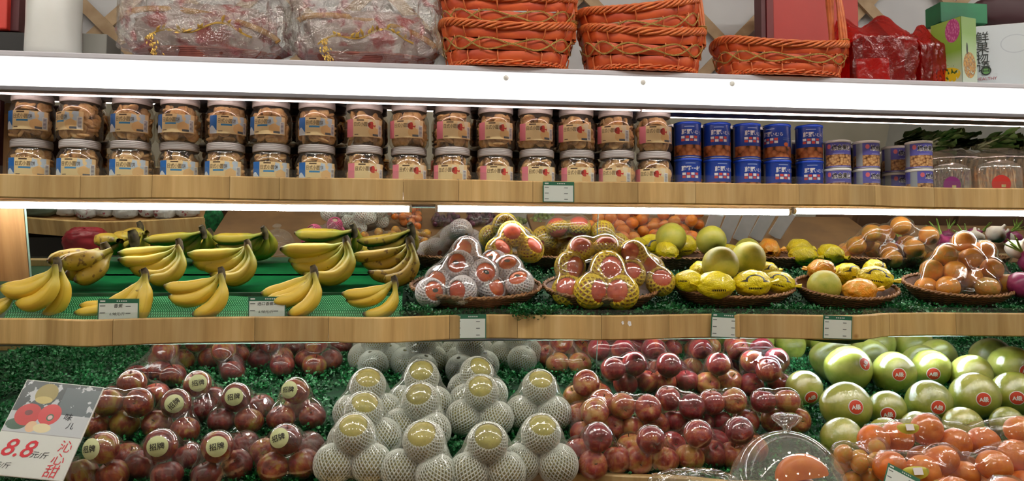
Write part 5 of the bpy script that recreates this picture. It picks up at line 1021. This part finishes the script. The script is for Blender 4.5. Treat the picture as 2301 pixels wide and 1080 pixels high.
# leaf bunches added in place of greens mirrored behind the right-end packs
LG = simple('leafy_green', (96, 160, 84), (150, 184, 120), 40, .45); LS = simple('leaf_rib', (190, 200, 160), rough=.5)
def leafy(seed):
    rs = np.random.RandomState(seed); m = MB(); st = MB()
    for i in range(16):
        a = rs.uniform(-.6, .6); b = rs.uniform(-.25, .5); L = rs.uniform(.09, .14); d = np.array([cos(a)*cos(b), sin(a)*cos(b), sin(b)]); s_ = np.cross(d, [0, 0, 1]); s_ /= np.linalg.norm(s_); n_ = np.cross(s_, d); o = np.array([0, rs.uniform(-.02, .02), rs.uniform(0, .02)])
        st.tube([o, o+d*L*.5, o+d*L*.8-n_*-.004], [.0035, .003, .0012], 5)
        u = np.linspace(0, 1, 7); wd = .026*np.sin(pi*(u*.92+.06))**.8
        m.grid(np.array([[o+d*L*(.35+.65*q_)+s_*w_*k_+n_*(.008*abs(k_)+.004*sin(9*q_+i+4*k_)) for k_ in (-1, -.5, 0, .5, 1)] for q_, w_ in zip(u, wd)]))
    return [('leaves', m.mesh('leaves', LG)), ('stems', st.mesh('stems', LS))]
for px, Y, rz_, wh in ((2100, 2.235, .2, 'behind the purple-labelled pack'), (2215, 2.24, -.1, 'behind the red-labelled pack'), (2330, 2.24, .3, 'at the picture edge')):
    p = at(px, 300, Y); spawn('reflection_leaf_bunch', 'bunch of green leaves added in place of a reflection on the upper shelf '+wh, 'vegetable', T(p[0]-.04, Y, 1.79) @ Rz(rz_), leafy(px), 'leaf bunches in place of reflections')
    single('crate', 'small pale crate under the leafy bunch '+wh, 'crate', MB().box((0, 0, 0), (.10, .06, .155), bev=.003).mesh('crate', simple('pale_crate', (196, 184, 150), rough=.6), False), T(p[0], Y+.005, 1.704))
# ------------------------------------------------------------------ row of things on top of the light box
ZT = 1.9475
ORW = simple('orange_splint', (218, 96, 42), (192, 70, 34), 18, .5, (1, 1, 3), rand=.08); ORR = simple('orange_reed', (218, 120, 60), (190, 88, 44), 40, .4); GOLD = simple('gold_cord', (206, 172, 90), (150, 122, 66), 160, .4, metal=.2); ORF = simple('orange_fringe', (236, 110, 46), (206, 80, 36), 60, .6)
def gift_basket(rx, ry, h, seed, flare=1.16):
    rs = random.Random(seed); NS = 12
    def pos(a, t, off=0.0):
        sc = 1+(flare-1)*t; ca, sa = np.cos(a), np.sin(a); e = 2/2.7
        x = np.sign(ca)*np.abs(ca)**e*rx*sc; y = np.sign(sa)*np.abs(sa)**e*ry*sc; nx, ny = x/rx**2, y/ry**2; L = np.hypot(nx, ny)+1e-9
        return np.stack([x+nx/L*off, y+ny/L*off, t*h+0*a+.012*t*np.cos(2*a)], -1)
    parts = []; a = np.linspace(0, 2*pi, 121)[:-1]
    for j, (t0, t1) in enumerate(((.07, .34), (.36, .64), (.66, .92))):
        o = .0035*np.sin(NS*a+j*pi); G = np.stack([pos(a, t, o+b) for t, b in ((t0, -.0004), (t0+.012, .0004), ((t0+t1)/2, .001), (t1-.012, .0004), (t1, -.0004))], 1); parts.append(('splint_band', MB().grid(G, cu=True).mesh('splint_band', ORW)))
    stp = MB().tube(pos(np.full(7, 0.0), np.linspace(0, 1, 7)), .0022, 5)
    for i in range(2*NS):
        aa = 2*pi*(i+.5)/(2*NS); tt = np.linspace(.02, .98, 13); oo = .0045*np.sin(NS*aa+pi+ (tt*3).astype(int)*pi)+.001
        parts.append(('stake', MB().tube(pos(np.full(13, aa), tt, oo), .0021, 5).mesh('stake', ORR)))
    for s_ in (1, -1):
        for d in (-.012, .012):
            parts.append(('gold_cord', MB().tube(pos(a, .5+d+s_*.15*np.sin(NS*.5*a), .0075), .0011, 4, closed=True).mesh('gold_cord', GOLD)))
    def braid(t, r, amp, n, m=4):
        q = np.linspace(0, 2*pi, 241)[:-1]; b = MB()
        for k in range(m):
            ph = 2*pi*k/m; P = pos(q, t, amp*np.cos(n*q+ph)); P[:, 2] += amp*1.5*np.sin(n*q+ph); b.tube(P, r, 5, closed=True)
        return b
    parts.append(('braided_rim', braid(1.0, .0042, .0055, 11, 5).mesh('braided_rim', ORR))); parts.append(('braided_foot', braid(.03, .0032, .004, 11, 4).mesh('braided_foot', ORR)))
    fr = MB(); q = np.linspace(0, 2*pi, 181)[:-1]; fr.grid(np.stack([pos(q, .03, .002), pos(q, .0, .006), pos(q, -.03+.022*np.abs(np.sin(q*45)), .009)], 1), cu=True); parts.append(('fringe', fr.mesh('fringe', ORF)))
    fl = MB().grid(np.stack([pos(q, .04, -.003), pos(q, .04, -.003)*np.array([.02, .02, 1])], 1), cu=True); parts.append(('base', fl.mesh('base', ORW)))
    hd = MB(); th = np.linspace(0, pi, 25); xr = rx*flare*.97
    for k in range(7):
        o1, o2 = .0065*cos(k*.9), .0065*sin(k*.9); tw = .002
        P = np.stack([xr+o1+tw*np.sin(th*6+k)-.02*np.sin(th), (ry*.34+o2*.6)*np.cos(th)*-1, h*.75+.25*np.sin(th)**.8+o2], -1); hd.tube(P, .0046, 5)
    wr = MB()
    for zz in (.0, .004, .008, .012, .016):
        t_ = np.linspace(0, 2*pi, 17)[:-1]
        for sy in (-1, 1): wr.tube(np.stack([xr+.0125*np.cos(t_), sy*ry*.335+.0115*np.sin(t_), np.full(16, h*1.12+zz)], -1), .0016, 4, closed=True)
    parts.append(('handle', hd.mesh('handle', ORR), None, [('gold_wrap', wr.mesh('gold_wrap', GOLD))])); return parts
def put_basket(pa, pb, Y, z, tilt, roll, seed, label, h=.108, ry=.088, sc=1.0):
    c = at((pa+pb)/2, 120, Y); rx = (pb-pa)/2*depth_of(c)/F; spawn('gift_basket', label, 'basket', T(c[0], Y, z) @ Ry(roll) @ Rx(tilt), gift_basket(rx, ry, h, seed), 'orange woven gift baskets')
put_basket(1012, 1268, 2.078, ZT+.006, 0, 0, 1, 'lower orange woven basket of the left stack'); put_basket(1012, 1272, 2.083, ZT+.082, 0, -.01, 2, 'upper orange woven basket of the left stack')
put_basket(1322, 1560, 2.078, ZT+.006, 0, 0, 3, 'lower orange woven basket of the middle stack'); put_basket(1326, 1562, 2.088, ZT+.078, 0, -.15, 4, 'upper tilted orange woven basket of the middle stack')
put_basket(1622, 1878, 2.073, ZT+.006, 0, 0, 5, 'single shallow orange woven basket in front of the red box', h=.088)
# left end: white canister, grey box, dark red boxes
p = at(121, 80, 2.12); r = 57*depth_of(p)/F
single('white_canister', 'tall matte white canister at the left end of the top row', 'canister', MB().lathe([(0, 0), (.9, 0), (.98, .03), (1, .1), (.99, .6), (.985, 3.2), (.7, 3.5), (0, 3.5)], 32, r, r).mesh('white_canister', WHITEP) if 0 else MB().lathe([(0, 0), (.055, 0), (.0635, .008), (.066, .03), (.0645, .1), (.0645, .24), (.05, .26), (0, .262)], 32).mesh('white_canister', WHITEP), T(p[0], 2.12, ZT))
p = at(215, 100, 2.19); single('grey_box', 'small plain grey box beside the white canister', 'box', MB().box((0, 0, .047), (.088, .1, .094), bev=.003).mesh('grey_box', simple('grey_card', (140, 138, 132), rough=.6), False), T(p[0], 2.2, ZT))
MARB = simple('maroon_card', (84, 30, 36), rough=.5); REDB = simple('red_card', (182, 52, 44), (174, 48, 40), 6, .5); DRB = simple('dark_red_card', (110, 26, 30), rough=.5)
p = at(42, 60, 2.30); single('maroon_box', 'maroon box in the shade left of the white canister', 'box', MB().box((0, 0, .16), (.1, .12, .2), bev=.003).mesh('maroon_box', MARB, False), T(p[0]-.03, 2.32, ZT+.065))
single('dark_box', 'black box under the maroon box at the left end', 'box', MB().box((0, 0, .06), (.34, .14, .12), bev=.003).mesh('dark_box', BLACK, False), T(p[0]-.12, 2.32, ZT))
p = at(0, 20, 2.24); single('red_box', 'bright red box cut off at the top left corner', 'box', MB().box((0, 0, .06), (.08, .06, .12), bev=.003).mesh('red_box', simple('bright_red_card', (220, 66, 54), rough=.5), False), T(p[0]-.022, 2.27, ZT+.125))
# red gift box (standing) behind the single basket
p = at(1832, 40, 2.30); rb = spawn('red_gift_box', 'tall red gift box with dark pattern standing behind the single basket', 'gift box', T(p[0], 2.32, ZT), [('carton', MB().box((0, 0, .19), (.29, .05, .38), bev=.003).mesh('carton', REDB, False)), ('side_panel', MB().box((-.158, -.004, .19), (.022, .056, .38)).mesh('side_panel', DRB, False)), ('side_panel', MB().box((-.178, -.002, .19), (.014, .05, .38)).mesh('side_panel', MARB, False)),
    ('printed_flower', MB().lathe([(0, 0), (.045, 0)], 9, lob=lambda a: .25*np.cos(a*4)).mesh('printed_flower', DRB), T(.03, -.0262, .1) @ Rx(pi/2)), ('printed_flower', MB().lathe([(0, 0), (.03, 0)], 9, lob=lambda a: .25*np.cos(a*4)).mesh('printed_flower', DRB), T(.1, -.0262, .16) @ Rx(pi/2))])
# red translucent bags around boxes
REDF = film('red_bag_film', (236, 104, 92), .16, (206, 44, 44), .7, 26, .1, .06, .35, dist=.01)
def boxbag(w_, d_, h_, mat, seed, nm, n=22):
    bm = bmesh.new(); bmesh.ops.create_cube(bm, size=1); bmesh.ops.subdivide_edges(bm, edges=bm.edges[:], cuts=n, use_grid_fill=True); rs = np.random.RandomState(seed); ph = rs.rand(12)*6.28
    V = np.array([v.co[:] for v in bm.verts]); bm.verts.index_update(); Fc = [tuple(v.index for v in f.verts) for f in bm.faces]; bm.free()
    L = np.linalg.norm(V, axis=1, keepdims=True); Sx = V/L*.62; V = V*.8+Sx*.2; V[:, 2] += .5; k = 0
    for fx, fz, am in ((9, 4, .03), (14, -9, .022), (21, 13, .014), (-17, 26, .012)):
        k += 1; q = am*np.abs(np.sin(V[:, 0]*fx+V[:, 2]*fz+V[:, 1]*7+ph[k]))-am*.5; V += q[:, None]*(V-np.array([0, 0, .5]))*2.2
    f = np.clip((V[:, 2]-.72)/.3, 0, 1); V[:, 1] *= 1-.75*f; V[:, 2] += .10*f*np.sin(V[:, 0]*9+ph[0]); V[:, 2] = np.maximum(V[:, 2], .004)
    return MB().add(V*np.array([w_, d_, h_]), Fc).mesh(nm, mat)
for (pa, pb, Y, hh, sd, lb_, inn) in ((1884, 2036, 2.09, .185, 21, 'red translucent bag around boxes beside the single basket', True), (2034, 2098, 2.12, .175, 22, 'narrow red translucent bag around a box next to the green carton', False)):
    c = at((pa+pb)/2, 110, Y); w_ = (pb-pa)*depth_of(c)/F
    parts = [('red_film', boxbag(w_, .13, hh, REDF, sd, 'red_film')), ('inner_box', MB().box((.02 if inn else 0, .01, hh*.4), (w_*.66, .07, hh*.74), bev=.002).mesh('inner_box', simple('brown_red_card_%d' % sd, (96, 44, 48), rough=.5), False))]
    if inn: parts.append(('inner_card', MB().box((-.02, -.036, .042), (w_*.5, .006, .066)).mesh('inner_card', REDB, False), Ry(-.06)))
    spawn('red_bag', lb_, 'plastic bag', T(c[0], Y, ZT), parts, 'red bags on the top row')
# printed fruit cartons
def carton_green():
    k = NT('green_carton_print'); u, v = k.uv(); co = k.coords('UV', (1, 1, 1), False); nz = k.noise(co, 14, 3); vo = k.n('ShaderNodeTexVoronoi'); vo.inputs['Scale'].default_value = 22; k.l(co, vo.inputs['Vector'])
    c = k.ramp(v, [(0, lin((196, 204, 190))), (.32, lin((176, 200, 150))), (.5, lin((130, 170, 60))), (.8, lin((140, 176, 70))), (1, lin((150, 180, 80)))])
    c = k.mix(ell(k, u, v, .72, .82, .24, .18), c, k.ramp(vo.outputs['Distance'], [(0, lin((226, 150, 190))), (.6, lin((180, 70, 130)))]))
    c = k.mix(AND(k, ell(k, u, v, .45, .14, .5, .13), k.math('GREATER_THAN', nz, .42)), c, lin((226, 190, 40))); c = k.mix(AND(k, ell(k, u, v, .4, .2, .45, .12), k.math('LESS_THAN', nz, .42)), c, lin((60, 90, 40)))
    return k.done(c, .35)
def carton_side():
    k = NT('carton_side_print'); u, v = k.uv(); co = k.coords('UV', (1, 1, 1), False); nz = k.noise(co, 16, 3)
    c = k.ramp(v, [(0, lin((196, 208, 196))), (.45, lin((170, 196, 150))), (.75, lin((120, 156, 70))), (1, lin((110, 146, 60)))])
    c = k.mix(AND(k, ell(k, u, v, .5, .27, .42, .2), k.math('GREATER_THAN', nz, .38)), c, k.ramp(nz, [(.4, lin((120, 80, 50))), (.6, lin((200, 150, 70)))])); c = k.mix(ell(k, u, v, .35, .52, .06, .09), c, lin((30, 40, 20)))
    return k.done(c, .35)
def carton_white():
    k = NT('white_carton_print'); u, v = k.uv(); c = k.mix(ell(k, u, v, 1.02, .38, .16, .16), lin((206, 214, 220)), lin((228, 172, 50))); c = k.mix(ell(k, u, v, 1.03, .97, .16, .1), c, lin((200, 60, 110)))
    e1 = ell(k, u, v, .62, .68, .2, .15); e2 = ell(k, u, v, .62, .68, .185, .135); c = k.mix(AND(k, e1, k.math('SUBTRACT', 1.0, e2)), c, lin((186, 194, 204))); return k.done(c, .4)
CG, CS, CW = carton_green(), carton_side(), carton_white(); TG = simple('green_card', (20, 120, 76), (16, 90, 60), 8, .5)
quad = lambda w_, h_, m_, nm: MB().add([(-w_/2, 0, 0), (w_/2, 0, 0), (w_/2, 0, h_), (-w_/2, 0, h_)], [(0, 1, 2, 3)], [(0, 0), (1, 0), (1, 1), (0, 1)]).mesh(nm, m_, False)
hG = .192
pc_ = at(2163, 192, 2.005); th_ = radians(75); L1, L2 = .098, .06
Mc = T(pc_[0], pc_[1], ZT) @ Rz(-th_)
spawn('fruit_carton', 'green fruit carton seen at its corner, grapes and mangoes on one face', 'carton', Mc, [('carton_body', MB().box((-L1/2, L2/2, hG/2), (L1, L2, hG)).mesh('carton_body', TG, False)), ('printed_front', quad(L1, hG-.002, CG, 'printed_front'), T(-L1/2, -.0008, .001)), ('printed_side', quad(L2, hG-.002, CS, 'printed_side'), T(.0008, L2/2, .001) @ Rz(pi/2))])
p = at(2206, 195, 2.03); wW, hW = .19, .185; LINEK = simple('line_print', (44, 50, 48), rough=.6)
ring = MB().tube(np.stack([.012*np.cos(np.linspace(0, 6.28, 25)[:-1]), 0*np.linspace(0, 1, 24), .012*np.sin(np.linspace(0, 6.28, 25)[:-1])], -1), .0018, 5, closed=True).mesh('logo_ring', LINEK); disc = MB().lathe([(0, 0), (.0115, 0)], 20).mesh('logo_disc', simple('logo_green', (96, 150, 80), rough=.5)); dot = MB().lathe([(0, 0), (.0065, 0)], 16).mesh('logo_dot', LINEK)
ch = [('lettering', text_flat('lettering', c_, .036, LINEK), T(x_, -.0016, z_) @ Rx(pi/2)) for c_, x_, z_ in (('鲜', -.062, .150), ('果', -.062, .118), ('物', -.064, .088), ('语', -.060, .062))]
spawn('fruit_carton', 'white carton with vertical Chinese lettering and the word HEALTHY', 'carton', T(p[0], 2.075, ZT) @ Rz(-.42) @ T(wW/2, 0, 0), [('carton_body', MB().box((0, .05, hW/2), (wW, .1, hW)).mesh('carton_body', WHITEP, False)), ('printed_front', quad(wW, hW-.002, CW, 'printed_front'), T(0, -.0008, .001), ch+[('lettering', text_flat('lettering', 'HEALTHY', .0125, simple('muted_red_ink', (170, 84, 90), rough=.6)), T(-.053, -.0016, .026) @ Rx(pi/2)), ('logo_ring', ring, T(-.054, -.0016, .050)), ('logo_disc', disc, T(-.054, -.0014, .050) @ Rx(pi/2)), ('logo_dot', dot, T(-.082, -.0016, .066) @ Rx(pi/2))])])
p = at(2150, 10, 2.2); single('green_box', 'dark green box lying on top of the printed carton', 'box', MB().box((0, 0, .03), (.15, .07, .06), bev=.002).mesh('green_box', TG, False), T(p[0]-.08, 2.10, ZT+hG+.002))
p = at(2260, 15, 2.1); single('maroon_bag', 'dark maroon bag lying on top of the white carton', 'bag', crumple((0, 0, .05), .12, .06, .05, simple('maroon_cloth', (56, 22, 30), rough=.6), 31, 'maroon_bag', amp=.05), T(p[0]+.01, 2.11, ZT+hW+.002))
# ------------------------------------------------------------------ cellophane-wrapped gift baskets with gold sprigs
def pinkprint(k, co, body):
    nz = k.noise(co, 22, 4, .6, .8); m = k.ramp(nz, [(.56, (0, 0, 0, 1)), (.66, (.6, .6, .6, 1))]); d = k.n('ShaderNodeBsdfDiffuse'); d.inputs[0].default_value = lin((176, 56, 70)); x = k.n('ShaderNodeMixShader'); k.l(m, x.inputs[0]); k.l(body, x.inputs[1]); k.l(d.outputs[0], x.inputs[2]); return x.outputs[0]
CELLO = film('printed_cellophane', haze=.10, hazecol=(200, 180, 176), wr=1.0, wscale=30, base=.15, edge=.6, rough=.04, printmask=pinkprint, dist=.02)
GLDL = simple('gold_leaf', (206, 172, 84), (170, 130, 60), 60, .3, metal=.5); PINKB = simple('pink_lining', (150, 62, 62), (120, 90, 84), 14, .6); PALE = simple('pale_reed', (150, 84, 68), (124, 62, 54), 30, .6); RIB = simple('gold_ribbon', (186, 140, 70), (160, 112, 52), 20, .4)
TISSUE = simple('printed_tissue', (168, 150, 146), (150, 56, 56), 14, .6, lo=.55, hi=.63)
def sprig(seed, L=.2):
    rs = np.random.RandomState(seed); t = np.linspace(0, 1, 22); m = MB(); P = np.stack([L*(t-.5), -.004+.006*np.sin(t*9), .035*np.sin(t*2.4)+.012*np.sin(t*11)], -1)
    for o in (0, .004): m.tube(P+np.array([0, o, o]), .0016, 5)
    lf = MB()
    def leaf(p, d, ln, wd):
        d = d/np.linalg.norm(d); s_ = np.cross(d, [0, -1, .2]); s_ /= np.linalg.norm(s_); n_ = np.cross(s_, d)
        V = [p, p+d*ln*.5+s_*wd+n_*.002, p+d*ln, p+d*ln*.5-s_*wd+n_*.002, p+d*ln*.5+n_*.004]; lf.add(V, [(0, 1, 4), (1, 2, 4), (2, 3, 4), (3, 0, 4)])
    for i in range(14): j = rs.randint(2, 21); leaf(P[j], np.array([rs.uniform(-.6, .8), -.2, rs.uniform(-.2, 1)]), rs.uniform(.014, .026), .0045)
    for i in range(46): 
        z = rs.rand(); p = P[1]+np.array([.002+.012*z+rs.randn()*.006, -.004+rs.randn()*.004, .006-.055*z]); leaf(p, np.array([rs.uniform(-.2, 1), -.3, -.9]), .012, .0022)
    return m.mesh('gold_stem', GLDL), lf.mesh('gold_leaves', GLDL)
for k, (pa, pb, lb_) in enumerate(((278, 660, 'left cellophane-wrapped gift basket with gold leaf sprig'), (652, 1004, 'right cellophane-wrapped gift basket with gold leaf sprig'))):
    c = at((pa+pb)/2, 70, 2.13); w_ = (pb-pa)/2*depth_of(c)/F; gs, gl = sprig(k+1, w_*1.15); a = np.linspace(0, 2*pi, 61)[:-1]
    bowl = MB(); 
    for j in range(9): f = j/8; bowl.tube(np.stack([w_*(.62+.2*f)*np.cos(a), .07*(.8+.25*f)*np.sin(a), np.full(60, .006+.032*f)], -1), .0042, 5, closed=True)
    inner = MB().lathe([(0, .012), (.6, .012), (.8, .036)], 32, w_, .07)
    hoop = MB().tube(np.stack([w_*.86*np.cos(np.linspace(.2, 2.9, 30)), np.full(30, -.05), .085+.05*np.sin(np.linspace(.2, 2.9, 30))-.03*np.cos(np.linspace(.2, 2.9, 30))], -1), .008, 8, flat=.5)
    spawn('wrapped_gift_basket', lb_, 'gift basket', T(c[0], 2.125, ZT), [('cellophane', crumple((0, 0, .145), w_*.93, .09, .143, CELLO, 40+k, 'cellophane', amp=.16, nt=110, nz=60)), ('tissue', crumple((0, 0, .085), w_*.72, .055, .08, TISSUE, 60+k, 'tissue', amp=.3)), ('woven_bowl', bowl.mesh('woven_bowl', PALE)), ('pink_lining', inner.mesh('pink_lining', PINKB)), ('ribbon_handle', hoop.mesh('ribbon_handle', RIB)), ('gold_sprig', gs, T(0, -.085, .052), [('gold_leaves', gl)])], 'cellophane-wrapped gift baskets')
